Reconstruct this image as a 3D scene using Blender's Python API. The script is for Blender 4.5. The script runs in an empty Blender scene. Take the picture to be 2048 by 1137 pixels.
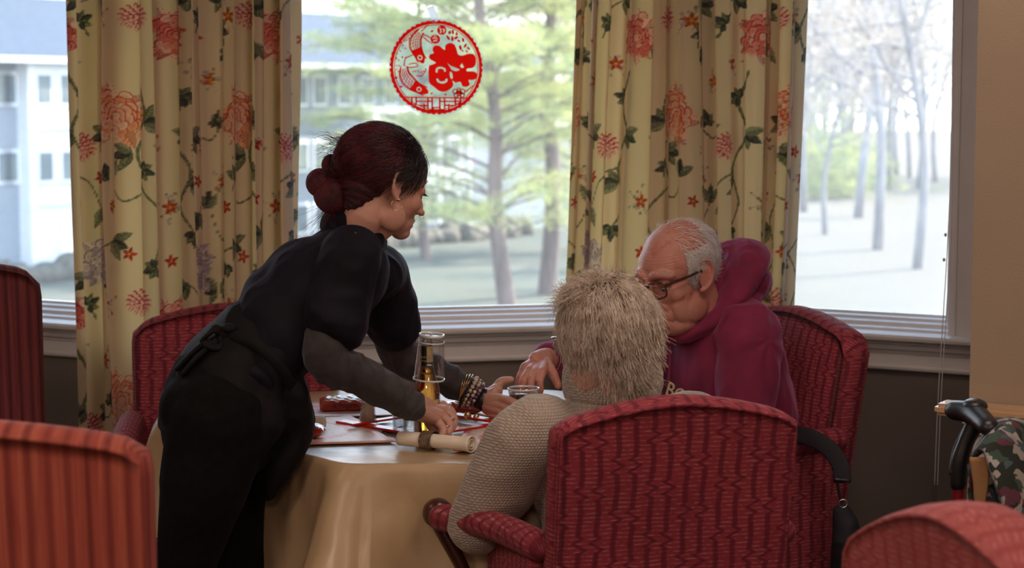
import bpy, bmesh, math, random
import numpy as np
from mathutils import Vector, Matrix
C = bpy.context.scene
COL = C.collection
random.seed(7); RNG = np.random.default_rng(7)
pi = math.pi

# ------------------------------------------------------------------ camera
F = 3780.0; TH = math.atan(368.0 / F); HC = 1.52
cd = bpy.data.cameras.new('camera'); cam = bpy.data.objects.new('camera', cd); COL.objects.link(cam)
cd.sensor_width = 36.0; cd.lens = 36.0 * F / 2048.0
cam.location = (0, 0, HC); cam.rotation_euler = (pi / 2 - TH, 0, 0)
cd.clip_end = 600
cd.dof.use_dof = True; cd.dof.focus_distance = 4.15; cd.dof.aperture_fstop = 5.0
C.camera = cam

def P(px, py, Y):
    """point seen at photo pixel (px,py), Y metres ahead of the camera"""
    a = (px - 1024.0) / F; b = (568.5 - py) / F
    dy = math.cos(TH) + b * math.sin(TH); dz = -math.sin(TH) + b * math.cos(TH)
    k = Y / dy
    return Vector((a * k, Y, HC + dz * k))

# ------------------------------------------------------------------ world, sun, exposure
C.view_settings.view_transform = 'Standard'; C.view_settings.look = 'None'
C.view_settings.exposure = 0.15; C.view_settings.gamma = 1.0; C.view_settings.use_curve_mapping = False
W = bpy.data.worlds.new('sky'); C.world = W; W.use_nodes = True
nt = W.node_tree; nt.nodes.clear()
_o = nt.nodes.new('ShaderNodeOutputWorld'); _b = nt.nodes.new('ShaderNodeBackground')
_tc = nt.nodes.new('ShaderNodeTexCoord'); _sp = nt.nodes.new('ShaderNodeSeparateXYZ'); _cr = nt.nodes.new('ShaderNodeValToRGB')
nt.links.new(_tc.outputs['Generated'], _sp.inputs[0]); nt.links.new(_sp.outputs['Z'], _cr.inputs[0])
nt.links.new(_cr.outputs[0], _b.inputs[0]); nt.links.new(_b.outputs[0], _o.inputs[0])
_cr.color_ramp.elements[0].position = 0.0; _cr.color_ramp.elements[0].color = (1.0, 0.985, 0.96, 1)
_cr.color_ramp.elements[1].position = 0.6; _cr.color_ramp.elements[1].color = (0.50, 0.72, 1.0, 1)
_b.inputs['Strength'].default_value = 4.4
def light(name, kind, loc, energy, color, **kw):
    l = bpy.data.lights.new(name, kind); l.energy = energy; l.color = color
    for k, v in kw.items(): setattr(l, k, v)
    o = bpy.data.objects.new(name, l); o.location = loc; COL.objects.link(o); return o
sun = light('sun', 'SUN', (20, 30, 30), 15.0, (1.0, 0.90, 0.74), angle=0.01)
_sd = Vector((0.80, 0.60, 0.0)).normalized() * math.cos(math.radians(38)) + Vector((0, 0, math.sin(math.radians(38))))
sun.rotation_euler = (-_sd).to_track_quat('-Z', 'Y').to_euler()
# room lamps (warm ceiling panels behind and beside the camera)
def ceiling_lamp(x, y, e, sz=0.9):
    o = light('ceiling_lamp_light', 'AREA', (x, y, 2.62), e, (1.0, 0.76, 0.60), shape='SQUARE', size=sz)
    return o
for _x, _y, _e in ((-1.6, 1.2, 30), (1.5, 0.9, 24), (-0.1, -1.8, 62), (-1.9, 3.4, 4), (0.6, 3.3, 13)):
    ceiling_lamp(_x, _y, _e)
C.cycles.max_bounces = 12; C.cycles.diffuse_bounces = 3; C.cycles.glossy_bounces = 3
C.cycles.transmission_bounces = 12; C.cycles.transparent_max_bounces = 12
C.cycles.caustics_reflective = False; C.cycles.caustics_refractive = False
C.cycles.sample_clamp_indirect = 4.0; C.cycles.use_denoising = True
C.cycles.use_adaptive_sampling = True; C.cycles.adaptive_threshold = 0.02

# ------------------------------------------------------------------ materials
class NB:
    def __init__(s, name):
        s.m = bpy.data.materials.new(name); s.m.use_nodes = True; s.t = s.m.node_tree
        s.t.nodes.clear(); s.out = s.n('ShaderNodeOutputMaterial')
    def n(s, ty, **kw):
        x = s.t.nodes.new(ty)
        for k, v in kw.items(): setattr(x, k, v)
        return x
    def l(s, a, b): s.t.links.new(a, b)
    def setin(s, sock, v):
        if hasattr(v, 'is_output') or isinstance(v, bpy.types.NodeSocket): s.l(v, sock)
        else: sock.default_value = v
    def ma(s, op, a, b=0.0, c=0.0):
        x = s.n('ShaderNodeMath', operation=op)
        s.setin(x.inputs[0], a); s.setin(x.inputs[1], b)
        if op in ('MULTIPLY_ADD', 'SMOOTH_MIN', 'WRAP', 'PINGPONG_'): s.setin(x.inputs[2], c)
        return x.outputs[0]
    def sep(s, v):
        x = s.n('ShaderNodeSeparateXYZ'); s.l(v, x.inputs[0]); return x.outputs
    def comb(s, a, b, c):
        x = s.n('ShaderNodeCombineXYZ'); s.setin(x.inputs[0], a); s.setin(x.inputs[1], b); s.setin(x.inputs[2], c); return x.outputs[0]
    def noise(s, vec, scale, detail=3.0, rough=0.5):
        x = s.n('ShaderNodeTexNoise'); s.l(vec, x.inputs['Vector']); x.inputs['Scale'].default_value = scale
        x.inputs['Detail'].default_value = detail; x.inputs['Roughness'].default_value = rough; return x.outputs['Fac']
    def mapr(s, v, a, b, c, d):
        x = s.n('ShaderNodeMapRange'); s.setin(x.inputs[0], v)
        for i, q in enumerate((a, b, c, d)): x.inputs[i + 1].default_value = q
        return x.outputs[0]
    def mix(s, f, a, b):
        x = s.n('ShaderNodeMix', data_type='RGBA'); s.setin(x.inputs[0], f)
        s.setin(x.inputs[6], a if not isinstance(a, tuple) else (*a[:3], 1)); s.setin(x.inputs[7], b if not isinstance(b, tuple) else (*b[:3], 1))
        return x.outputs[2]
    def obj(s): return s.n('ShaderNodeTexCoord').outputs['Object']
    def uv(s): return s.n('ShaderNodeTexCoord').outputs['UV']
    def mapping(s, v, sc):
        x = s.n('ShaderNodeMapping'); s.l(v, x.inputs[0]); x.inputs['Scale'].default_value = sc; return x.outputs[0]
    def bsdf(s, col, rough=0.6, metal=0.0, spec=0.5, sheen=0.0, coat=0.0, trans=0.0, sss=0.0, ior=None, sheencol=None):
        x = s.n('ShaderNodeBsdfPrincipled'); I = x.inputs
        s.setin(I['Base Color'], (*col[:3], 1) if isinstance(col, tuple) else col)
        s.setin(I['Roughness'], rough); I['Metallic'].default_value = metal
        I['Specular IOR Level'].default_value = spec; I['Sheen Weight'].default_value = sheen
        I['Sheen Roughness'].default_value = 0.4
        if sheencol: I['Sheen Tint'].default_value = (*sheencol, 1)
        I['Coat Weight'].default_value = coat; I['Transmission Weight'].default_value = trans
        I['Subsurface Weight'].default_value = sss
        if sss: I['Subsurface Radius'].default_value = (0.012, 0.005, 0.003); I['Subsurface Scale'].default_value = 1.0
        if ior: I['IOR'].default_value = ior
        s.l(x.outputs[0], s.out.inputs[0]); return x
    def bump(s, b, h, strength, dist=0.002):
        x = s.n('ShaderNodeBump'); x.inputs['Strength'].default_value = strength; x.inputs['Distance'].default_value = dist
        s.l(h, x.inputs['Height']); s.l(x.outputs[0], b.inputs['Normal'])

def mat(name, col, rough=0.6, metal=0.0, spec=0.5, var=0.12, vs=12.0, bump=0.0, bs=150.0, stretch=(1, 1, 1), col2=None, **kw):
    q = NB(name); v = q.mapping(q.obj(), stretch)
    nz = q.noise(v, vs, 3.0)
    lo = tuple(c * (1 - var) for c in col) if col2 is None else col
    hi = tuple(min(1, c * (1 + var)) for c in col) if col2 is None else col2
    b = q.bsdf(q.mix(q.mapr(nz, 0.3, 0.7, 0, 1), lo, hi), rough, metal, spec, **kw)
    if bump: q.bump(b, q.noise(v, bs, 2.0), bump)
    return q.m

MT = {}
MT['white_paint'] = mat('white_paint', (0.74, 0.72, 0.74), 0.35, var=0.03)
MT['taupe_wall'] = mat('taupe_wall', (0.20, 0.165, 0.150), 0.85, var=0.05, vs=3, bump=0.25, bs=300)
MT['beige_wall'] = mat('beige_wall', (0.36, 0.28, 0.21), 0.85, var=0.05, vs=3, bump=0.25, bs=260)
MT['cream_wall'] = mat('cream_wall', (0.55, 0.45, 0.34), 0.85, var=0.05, vs=3, bump=0.15)
MT['ceiling'] = mat('ceiling_paint', (0.72, 0.68, 0.62), 0.9, var=0.03)
MT['carpet'] = mat('dark_carpet', (0.03, 0.022, 0.024), 0.95, var=0.5, vs=60, bump=0.6, bs=500, col2=(0.07, 0.03, 0.03))
MT['dark_wood'] = mat('dark_cherry_wood', (0.055, 0.014, 0.010), 0.3, var=0.4, vs=14, stretch=(1, 1, 0.15), coat=0.3)
MT['ledge_wood'] = mat('ledge_varnished', (0.55, 0.36, 0.22), 0.3, var=0.12, vs=6, coat=0.4)
MT['black_fab'] = mat('black_knit', (0.0045, 0.0042, 0.005), 0.9, spec=0.15, var=0.35, vs=60, bump=0.5, bs=900, sheen=0.015, sheencol=(.8,.7,1))
MT['navy_fab'] = mat('black_navy_jersey', (0.0055, 0.0048, 0.011), 0.75, spec=0.2, var=0.3, vs=25, bump=0.35, bs=700, sheen=0.05, sheencol=(.6,.5,1))
MT['apron'] = mat('black_apron_cloth', (0.0055, 0.0052, 0.0065), 0.7, spec=0.2, var=0.3, vs=30, bump=0.4, bs=700, sheen=0.03, sheencol=(.8,.8,1))
MT['grey_fab'] = mat('charcoal_sleeve_jersey', (0.052, 0.047, 0.052), 0.8, spec=0.25, var=0.2, vs=40, bump=0.5, bs=800, sheen=0.25, sheencol=(.8,.85,1))
MT['maroon'] = mat('maroon_fleece', (0.205, 0.013, 0.062), 0.85, var=0.18, vs=14, bump=0.4, bs=700, sheen=0.45, sheencol=(1, .45, .85))
MT['trousers'] = mat('dark_trousers', (0.03, 0.03, 0.04), 0.8)
MT['letter'] = mat('cream_felt_letter', (0.55, 0.47, 0.30), 0.8)
MT['black_plastic'] = mat('black_plastic', (0.012, 0.013, 0.016), 0.35, bump=0.1)
MT['navy_strap'] = mat('black_nylon_webbing', (0.010, 0.011, 0.018), 0.7, bump=0.5, bs=900)
MT['tortoise'] = mat('tortoiseshell', (0.03, 0.012, 0.01), 0.25, var=0.6, vs=90, col2=(0.10, 0.025, 0.018), coat=0.5)
MT['gold'] = mat('gold_metal', (0.85, 0.55, 0.25), 0.25, metal=1.0)
MT['silver'] = mat('silver_metal', (0.75, 0.75, 0.78), 0.22, metal=1.0)
MT['bead_white'] = mat('marble_bead', (0.62, 0.50, 0.42), 0.3, var=0.4, vs=120)
MT['bead_purple'] = mat('purple_bead', (0.16, 0.09, 0.16), 0.25, var=0.6, vs=120)
MT['bead_dark'] = mat('dark_bead', (0.02, 0.015, 0.018), 0.3)
MT['red_paint'] = mat('red_metal_paint', (0.22, 0.008, 0.018), 0.25, coat=0.8)
MT['red_card'] = mat('red_glossy_card', (0.62, 0.03, 0.02), 0.3, var=0.15, vs=40)
MT['red_dark'] = mat('red_print', (0.70, 0.045, 0.03), 0.5, var=0.05)
MT['napkin'] = mat('white_cotton_napkin', (0.78, 0.70, 0.60), 0.9, var=0.05, bump=0.5, bs=800)
MT['porcelain'] = mat('off_white', (0.7, 0.66, 0.6), 0.4)
MT['salt'] = mat('pale_salt', (0.62, 0.42, 0.32), 0.9, bump=0.5, bs=900)
MT['tan'] = mat('tan_suede', (0.36, 0.20, 0.09), 0.9, bump=0.3)
MT['brown_bark'] = mat('pine_bark', (0.16, 0.115, 0.10), 0.9, var=0.4, vs=3, stretch=(1, 1, 0.25), bump=0.8, bs=12)
MT['grey_bark'] = mat('grey_bark', (0.30, 0.27, 0.27), 0.9, var=0.35, vs=3, stretch=(1, 1, 0.25))
MT['pane_far'] = mat('far_window_glass', (0.10, 0.13, 0.17), 0.15, var=0.8, vs=0.9, col2=(0.22, 0.26, 0.24))
MT['white_trim_far'] = mat('white_house_trim', (0.78, 0.80, 0.84), 0.6, var=0.03)
MT['roof'] = mat('slate_shingle_roof', (0.045, 0.062, 0.095), 0.9, var=0.2, vs=4)
MT['shrub'] = mat('winter_shrub', (0.10, 0.085, 0.065), 0.9, var=0.5, vs=4)
MT['eye'] = mat('eye_white', (0.7, 0.62, 0.58), 0.25)
MT['dark'] = mat('near_black', (0.01, 0.008, 0.008), 0.5)

def skin(name, c1, c2, c3=None):
    q = NB(name); v = q.obj()
    a = q.mapr(q.noise(v, 9, 4), 0.35, 0.65, 0, 1); c = q.mix(a, c1, c2)
    if c3: c = q.mix(q.mapr(q.noise(q.mapping(v, (1, 1, 1.3)), 26, 5, 0.65), 0.52, 0.72, 0, 1), c, c3)
    b = q.bsdf(c, q.mapr(q.noise(v, 60, 2), 0.3, 0.7, 0.42, 0.58), 0.0, 0.4, sss=0.12)
    q.bump(b, q.noise(v, 260, 3, 0.6), 0.35, 0.0012); return q.m
MT['skin_f'] = skin('skin_young', (0.54, 0.275, 0.22), (0.60, 0.34, 0.275))
MT['skin_m'] = skin('skin_ruddy', (0.52, 0.215, 0.175), (0.58, 0.29, 0.235), (0.45, 0.14, 0.12))
MT['skin_w'] = skin('skin_pale', (0.55, 0.30, 0.24), (0.60, 0.36, 0.30), (0.52, 0.24, 0.20))

def siding(name, col, period, depth=0.12):
    q = NB(name); z = q.sep(q.obj())[2]
    f = q.ma('FRACT', q.ma('MULTIPLY', z, 1 / period)); nz = q.noise(q.mapping(q.obj(), (1, 1, 3)), 3, 4)
    d = q.ma('MULTIPLY', q.mapr(f, 0.0, 0.18, 1 - depth * 2, 1), q.mapr(nz, 0.3, 0.7, 0.9, 1.08))
    q.bsdf(q.mix(d, (0, 0, 0), col), 0.7); return q.m
MT['white_siding'] = siding('white_clapboard', (0.74, 0.77, 0.82), 0.22)
MT['grey_shingle'] = siding('grey_shingle', (0.30, 0.33, 0.38), 0.16, 0.2)

def chair_fabric(name, base, light_, dark, stripes=False):
    q = NB(name); s = q.sep(q.uv()); u, v = s[0], s[1]
    if not stripes:
        per = 0.034
        # straight run, then a kink: every stripe jogs left or right at its own height
        cell = q.ma('FLOOR', q.ma('MULTIPLY', u, 1 / (per * 2)))
        ph = q.ma('MULTIPLY', cell, 0.37)
        t = q.ma('PINGPONG', q.ma('ADD', q.ma('MULTIPLY', v, 1 / 0.075), ph), 0.5)
        t2 = q.ma('PINGPONG', q.ma('ADD', q.ma('MULTIPLY', v, 1 / 0.026), q.ma('MULTIPLY', ph, 2.1)), 0.5)
        gate = q.mapr(q.ma('PINGPONG', q.ma('ADD', q.ma('MULTIPLY', v, 1 / 0.10), q.ma('MULTIPLY', ph, 1.3)), 0.5), 0.33, 0.37, 0, 1)
        off = q.ma('ADD', q.ma('MULTIPLY', t, 0.006), q.ma('MULTIPLY', q.ma('MULTIPLY', q.ma('SUBTRACT', t2, 0.25), gate), 0.046))
        x = q.ma('FRACT', q.ma('MULTIPLY', q.ma('ADD', u, off), 1 / per))
        st = q.mapr(q.ma('ABSOLUTE', q.ma('SUBTRACT', x, 0.5)), 0.10, 0.22, 1, 0)
        wv = q.ma('FRACT', q.ma('ADD', q.ma('MULTIPLY', v, 1 / 0.0085), q.ma('MULTIPLY', q.noise(q.uv(), 30, 1), 0.6)))
        nz = q.noise(q.mapping(q.uv(), (70, 260, 1)), 1.0, 2)
        da = q.ma('MULTIPLY', q.mapr(q.ma('ABSOLUTE', q.ma('SUBTRACT', wv, 0.5)), 0.05, 0.20, 1, 0), q.mapr(nz, 0.42, 0.60, 0, 1))
        c = q.mix(q.mapr(q.noise(q.uv(), 5, 2), 0.35, 0.65, 0, 1), base, tuple(k * 0.8 for k in base))
        c = q.mix(q.ma('MULTIPLY', da, 0.55), c, light_)
        c = q.mix(q.ma('MULTIPLY', st, 0.78), c, dark)
    else:
        n1 = q.noise(q.mapping(q.uv(), (90, 1.2, 1)), 1.0, 3, 0.7)
        n2 = q.noise(q.mapping(q.uv(), (260, 9, 1)), 1.0, 2)
        x = q.ma('FRACT', q.ma('MULTIPLY', u, 1 / 0.027))
        st = q.mapr(q.ma('ABSOLUTE', q.ma('SUBTRACT', x, 0.5)), 0.08, 0.30, 1, 0)
        c = q.mix(q.mapr(n1, 0.35, 0.62, 0, 1), base, light_)
        c = q.mix(q.ma('MULTIPLY', st, q.mapr(n1, 0.3, 0.6, 0.3, 0.85)), c, dark)
        c = q.mix(q.ma('MULTIPLY', q.mapr(n2, 0.5, 0.7, 0, 1), 0.35), c, dark)
    b = q.bsdf(c, 0.75, 0, 0.25, sheen=0.12, sheencol=(1, .55, .6))
    q.bump(b, q.noise(q.mapping(q.uv(), (900, 900, 1)), 1.0, 1), 0.4, 0.001); return q.m
MT['zig'] = chair_fabric('red_zigzag_upholstery', (0.300, 0.036, 0.058), (0.58, 0.27, 0.27), (0.115, 0.010, 0.028))
MT['zigpink'] = chair_fabric('pink_red_zigzag_upholstery', (0.40, 0.090, 0.095), (0.55, 0.27, 0.25), (0.30, 0.05, 0.055))
MT['stripe_shade'] = chair_fabric('shade_darkened_striped_upholstery', (0.12, 0.018, 0.026), (0.20, 0.045, 0.045), (0.045, 0.006, 0.012), True)  # the rust stripe fabric again, darkened to stand for shade
MT['stripe'] = chair_fabric('rust_striped_upholstery', (0.33, 0.060, 0.046), (0.44, 0.11, 0.07), (0.14, 0.018, 0.020), True)

def knit():
    q = NB('oatmeal_knit_wool'); s = q.sep(q.uv()); v = q.obj()
    x = q.ma('MULTIPLY', s[0], 1 / 0.0068); y = q.ma('MULTIPLY', s[1], 1 / 0.0058)
    row = q.ma('FLOOR', y); xx = q.ma('FRACT', q.ma('ADD', x, q.ma('MULTIPLY', row, 0.5)))
    d = q.ma('MULTIPLY', q.ma('SINE', q.ma('MULTIPLY', xx, pi)), q.ma('SINE', q.ma('MULTIPLY', q.ma('FRACT', y), pi)))
    n = q.noise(v, 220, 3, 0.7)
    c = q.mix(d, (0.30, 0.245, 0.205), (0.50, 0.43, 0.38)); c = q.mix(q.mapr(n, 0.35, 0.7, 0, 0.5), c, (0.55, 0.50, 0.47))
    b = q.bsdf(c, 0.95, 0, 0.2, sheen=0.35, sheencol=(.95, .95, 1)); q.bump(b, q.ma('ADD', d, q.ma('MULTIPLY', n, 0.5)), 0.7, 0.0022); return q.m
MT['knit'] = knit()

def cloth_gold():
    q = NB('gold_vinyl_tablecloth'); v = q.obj()
    c = q.mix(q.mapr(q.noise(v, 4, 3), 0.35, 0.65, 0, 1), (0.45, 0.32, 0.185), (0.52, 0.38, 0.235))
    b = q.bsdf(c, q.mapr(q.noise(v, 9, 3), 0.3, 0.7, 0.28, 0.44), 0, 0.6)
    q.bump(b, q.ma('ADD', q.noise(q.mapping(v, (1, 3, 1)), 9, 3, 0.6), q.ma('MULTIPLY', q.noise(v, 700, 1), 0.03)), 0.5, 0.006); return q.m
MT['cloth'] = cloth_gold()

def glass(name, col=(1, 1, 1), rough=0.0, ior=1.45):
    q = NB(name); b = q.bsdf(col, rough, 0, 0.5, trans=1.0, ior=ior); return q.m
MT['beer'] = glass('amber_cider', (0.95, 0.42, 0.06), 0.0, 1.33)
MT['juice'] = mat('dark_grape_juice', (0.022, 0.003, 0.012), 0.08, coat=0.6)
def thin_glass(name, tint, gl, haze=0.0):
    q = NB(name); t = q.n('ShaderNodeBsdfTransparent'); t.inputs[0].default_value = (*tint, 1)
    g = q.n('ShaderNodeBsdfGlossy'); g.inputs['Roughness'].default_value = 0.03
    fr = q.n('ShaderNodeFresnel'); fr.inputs[0].default_value = 1.4
    m = q.n('ShaderNodeMixShader'); q.setin(m.inputs[0], q.ma('MINIMUM', q.ma('MULTIPLY', fr.outputs[0], gl), 0.45 if gl > 1 else 1.0)); q.l(t.outputs[0], m.inputs[1]); q.l(g.outputs[0], m.inputs[2]); last = m
    if haze:
        d = q.n('ShaderNodeBsdfTranslucent'); d.inputs[0].default_value = (0.93, 0.97, 1, 1)
        nz = q.noise(q.obj(), 260, 4, 0.75); nz2 = q.noise(q.obj(), 3.5, 3)
        spk = q.mapr(nz, 0.70, 0.80, 0, 0.35)
        h = q.ma('ADD', q.ma('MULTIPLY', q.mapr(nz2, 0.3, 0.7, 0.7, 1.3), haze), spk)
        m2 = q.n('ShaderNodeMixShader'); q.l(h, m2.inputs[0]); q.l(m.outputs[0], m2.inputs[1]); q.l(d.outputs[0], m2.inputs[2]); last = m2
    q.l(last.outputs[0], q.out.inputs[0]); return q.m
MT['pane'] = thin_glass('glare_and_dust_window_glass', (0.97, 0.985, 1.0), 0.35, 0.05)  # veil puts outdoor haze and bloom into the glass; specks stay dust
MT['glass'] = thin_glass('clear_glass', (0.95, 0.96, 0.97), 2.2)
MT['pane_glare'] = thin_glass('glare_and_dust_window_glass_right', (0.97, 0.985, 1.0), 0.35, 0.18)  # stronger veil, washes out the view like overexposed daylight
MT['clear_plastic'] = thin_glass('clear_plastic', (0.97, 0.975, 0.985), 1.3)
MT['lens'] = thin_glass('spectacle_lens', (0.96, 0.97, 0.98), 0.8)
MT['film'] = thin_glass('clear_film', (0.9, 0.94, 0.96), 0.8, 0.06)

def placemat():
    q = NB('printed_paper_placemat'); s = q.sep(q.uv()); u, v = s[0], s[1]
    r = q.ma('SQRT', q.ma('ADD', q.ma('POWER', q.ma('SUBTRACT', u, 0.5), 2.0), q.ma('POWER', q.ma('SUBTRACT', v, 0.5), 2.0)))
    n = q.noise(q.uv(), 9, 4, 0.7)
    ring = q.mapr(q.ma('ABSOLUTE', q.ma('SUBTRACT', q.ma('ADD', r, q.ma('MULTIPLY', n, 0.12)), 0.36)), 0.012, 0.03, 1, 0)
    blot = q.mapr(n, 0.52, 0.60, 0, 1)
    e = q.ma('MINIMUM', q.ma('MINIMUM', u, q.ma('SUBTRACT', 1.0, u)), q.ma('MINIMUM', v, q.ma('SUBTRACT', 1.0, v)))
    edge = q.mapr(e, 0.07, 0.085, 1, 0)
    f = q.ma('MAXIMUM', q.ma('MAXIMUM', ring, q.ma('MULTIPLY', blot, 0.55)), q.ma('MULTIPLY', edge, 0.55))
    q.bsdf(q.mix(f, (0.80, 0.66, 0.58), (0.78, 0.16, 0.11)), 0.45); return q.m
MT['placemat'] = placemat()
def packet():
    q = NB('red_foil_packet'); s = q.sep(q.uv()); n = q.noise(q.uv(), 5, 3)
    b = q.mapr(q.ma('ABSOLUTE', q.ma('SUBTRACT', s[1], 0.5)), 0.16, 0.2, 1, 0)
    x = q.mapr(q.ma('ABSOLUTE', q.ma('SUBTRACT', s[0], 0.5)), 0.28, 0.34, 1, 0)
    q_b = q.bsdf(q.mix(q.ma('MULTIPLY', b, x), (0.42, 0.035, 0.02), (0.72, 0.55, 0.42)), 0.25, 0.0, 0.8, coat=0.5)
    return q.m
MT['packet'] = packet()
MT['packet_plain'] = mat('red_foil_back', (0.40, 0.035, 0.02), 0.22, spec=0.8, coat=0.6)
def grass():
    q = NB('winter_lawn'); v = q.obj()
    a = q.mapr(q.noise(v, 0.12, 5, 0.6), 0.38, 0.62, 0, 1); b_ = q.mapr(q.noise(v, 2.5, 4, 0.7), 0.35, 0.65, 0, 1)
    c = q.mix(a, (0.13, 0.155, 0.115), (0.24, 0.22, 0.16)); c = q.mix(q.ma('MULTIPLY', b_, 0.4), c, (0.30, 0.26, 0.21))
    c = q.mix(q.mapr(q.ma('ADD', q.sep(v)[0], q.ma('MULTIPLY', q.noise(v, 0.1, 3), 10.0)), 9, 19, 0, 1), q.mix(0.72, c, (0.02, 0.028, 0.02)), (0.15, 0.125, 0.095))  # shade on the left and sun on the right put into the grass colour
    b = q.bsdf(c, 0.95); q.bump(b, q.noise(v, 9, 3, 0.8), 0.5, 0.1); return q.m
MT['grass'] = grass()
def leafm(name, c1, c2, tr=0.35):
    q = NB(name); c = q.mix(q.mapr(q.noise(q.obj(), 1.6, 3), 0.35, 0.65, 0, 1), c1, c2)
    d = q.n('ShaderNodeBsdfDiffuse'); t = q.n('ShaderNodeBsdfTranslucent'); q.l(c, d.inputs[0]); q.l(c, t.inputs[0])
    m = q.n('ShaderNodeMixShader'); m.inputs[0].default_value = tr; q.l(d.outputs[0], m.inputs[1]); q.l(t.outputs[0], m.inputs[2]); q.l(m.outputs[0], q.out.inputs[0]); return q.m
MT['needles'] = leafm('pine_needles', (0.26, 0.33, 0.16), (0.60, 0.58, 0.25), 0.45)
MT['twigs'] = leafm('bare_twigs', (0.62, 0.54, 0.48), (0.78, 0.70, 0.62), 0.35)
def hairm(name, c1, c2, rough=0.45, sc=40):
    q = NB(name); c = q.mix(q.mapr(q.noise(q.obj(), sc, 3, 0.7), 0.38, 0.62, 0, 1), c1, c2)
    hi = q.n('ShaderNodeHairInfo'); c = q.mix(q.ma('MULTIPLY', hi.outputs['Random'], .6), c, c2)
    q.bsdf(c, rough, 0, 0.5); return q.m
MT['hair_w'] = hairm('ash_blonde_hair', (0.23, 0.155, 0.10), (0.82, 0.73, 0.65))
MT['hair_red'] = hairm('dark_red_hair', (0.010, 0.004, 0.007), (0.12, 0.012, 0.025), 0.38, 22)
def hair_cap(name, c1, c2, fu, fv):
    q = NB(name); n = q.noise(q.mapping(q.uv(), (fu, fv, 1)), 1.0, 4, 0.75); n2 = q.noise(q.mapping(q.uv(), (fu * .22, fv * .6, 1)), 1.0, 3)
    c = q.mix(q.mapr(q.ma('ADD', q.ma('MULTIPLY', n, .55), q.ma('MULTIPLY', n2, .45)), 0.42, 0.60, 0, 1), c1, c2)
    b = q.bsdf(c, 0.36, 0, 0.5); q.bump(b, n, 0.9, 0.004); return q.m
MT['cap_red'] = hair_cap('dark_red_swept_hair', (0.008, 0.004, 0.007), (0.11, 0.011, 0.022), 60, 14)
MT['cap_w'] = hair_cap('ash_blonde_locks', (0.10, 0.065, 0.045), (0.50, 0.41, 0.34), 40, 6)
MT['hair_blk'] = hairm('black_hair', (0.012, 0.009, 0.014), (0.028, 0.012, 0.018), 0.28, 20)
MT['hair_m'] = hairm('white_hair', (0.66, 0.62, 0.63), (0.86, 0.83, 0.85))

# ------------------------------------------------------------------ mesh helpers
def mesh_np(name, V, Fc, m, parent=None, smooth=True, uv=None, kind=None):
    me = bpy.data.meshes.new(name); me.from_pydata([tuple(v) for v in np.asarray(V, float)] if not isinstance(V, list) else V, [], Fc)
    if uv is not None:
        l = me.uv_layers.new(name='UVMap'); idx = np.empty(len(me.loops), int); me.loops.foreach_get('vertex_index', idx)
        l.data.foreach_set('uv', np.asarray(uv, float)[idx].ravel())
    if m: me.materials.append(MT[m] if isinstance(m, str) else m)
    if smooth: me.polygons.foreach_set('use_smooth', [True] * len(me.polygons))
    o = bpy.data.objects.new(name, me); COL.objects.link(o)
    if parent: o.parent = parent
    if kind: o['kind'] = kind
    return o
class MB:
    """collects vertices, faces (and uvs) of one mesh"""
    def __init__(s): s.V = []; s.F = []; s.U = []
    def add(s, V, Fc, U=None):
        b = len(s.V); s.V += [tuple(v) for v in V]; s.F += [tuple(i + b for i in f) for f in Fc]
        s.U += [tuple(x) for x in U] if U is not None else [(v[0], v[2] if len(v) > 2 else 0) for v in V]; return s
    def box(s, a, b, M=None):
        x0, y0, z0 = a; x1, y1, z1 = b
        V = [Vector(p) for p in ((x0, y0, z0), (x1, y0, z0), (x1, y1, z0), (x0, y1, z0), (x0, y0, z1), (x1, y0, z1), (x1, y1, z1), (x0, y1, z1))]
        if M: V = [M @ v for v in V]
        return s.add(V, [(0, 3, 2, 1), (4, 5, 6, 7), (0, 1, 5, 4), (1, 2, 6, 5), (2, 3, 7, 6), (3, 0, 4, 7)])
    def tube(s, pts, r, seg=10, **kw):
        V, Fc = tube(pts, r, nseg=seg, **kw); return s.add(V, Fc)
    def build(s, name, m, parent=None, smooth=False, bevel=0, kind=None, uv=False):
        o = mesh_np(name, s.V, s.F, m, parent, smooth, s.U, kind)
        if bevel:
            bm = bmesh.new(); bm.from_mesh(o.data); bmesh.ops.bevel(bm, geom=bm.edges[:], offset=bevel, segments=2, affect='EDGES', clamp_overlap=True)
            bm.to_mesh(o.data); bm.free()
        return o
def catmull(A, sub):
    A = np.asarray(A, float); n = len(A)
    if n < 3 or sub < 2:
        return A if sub < 2 else np.array([A[0] + (A[-1] - A[0]) * t for t in np.linspace(0, 1, sub + 1)]) if n == 2 else A
    out = []
    for i in range(n - 1):
        p0 = A[max(i - 1, 0)] if i > 0 else 2 * A[0] - A[1]; p1 = A[i]; p2 = A[i + 1]; p3 = A[i + 2] if i + 2 < n else 2 * A[-1] - A[-2]
        for k in range(sub):
            t = k / sub; out.append(0.5 * (2 * p1 + (p2 - p0) * t + (2 * p0 - 5 * p1 + 4 * p2 - p3) * t * t + (3 * p1 - p0 - 3 * p2 + p3) * t ** 3))
    out.append(A[-1]); return np.array(out)
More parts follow.
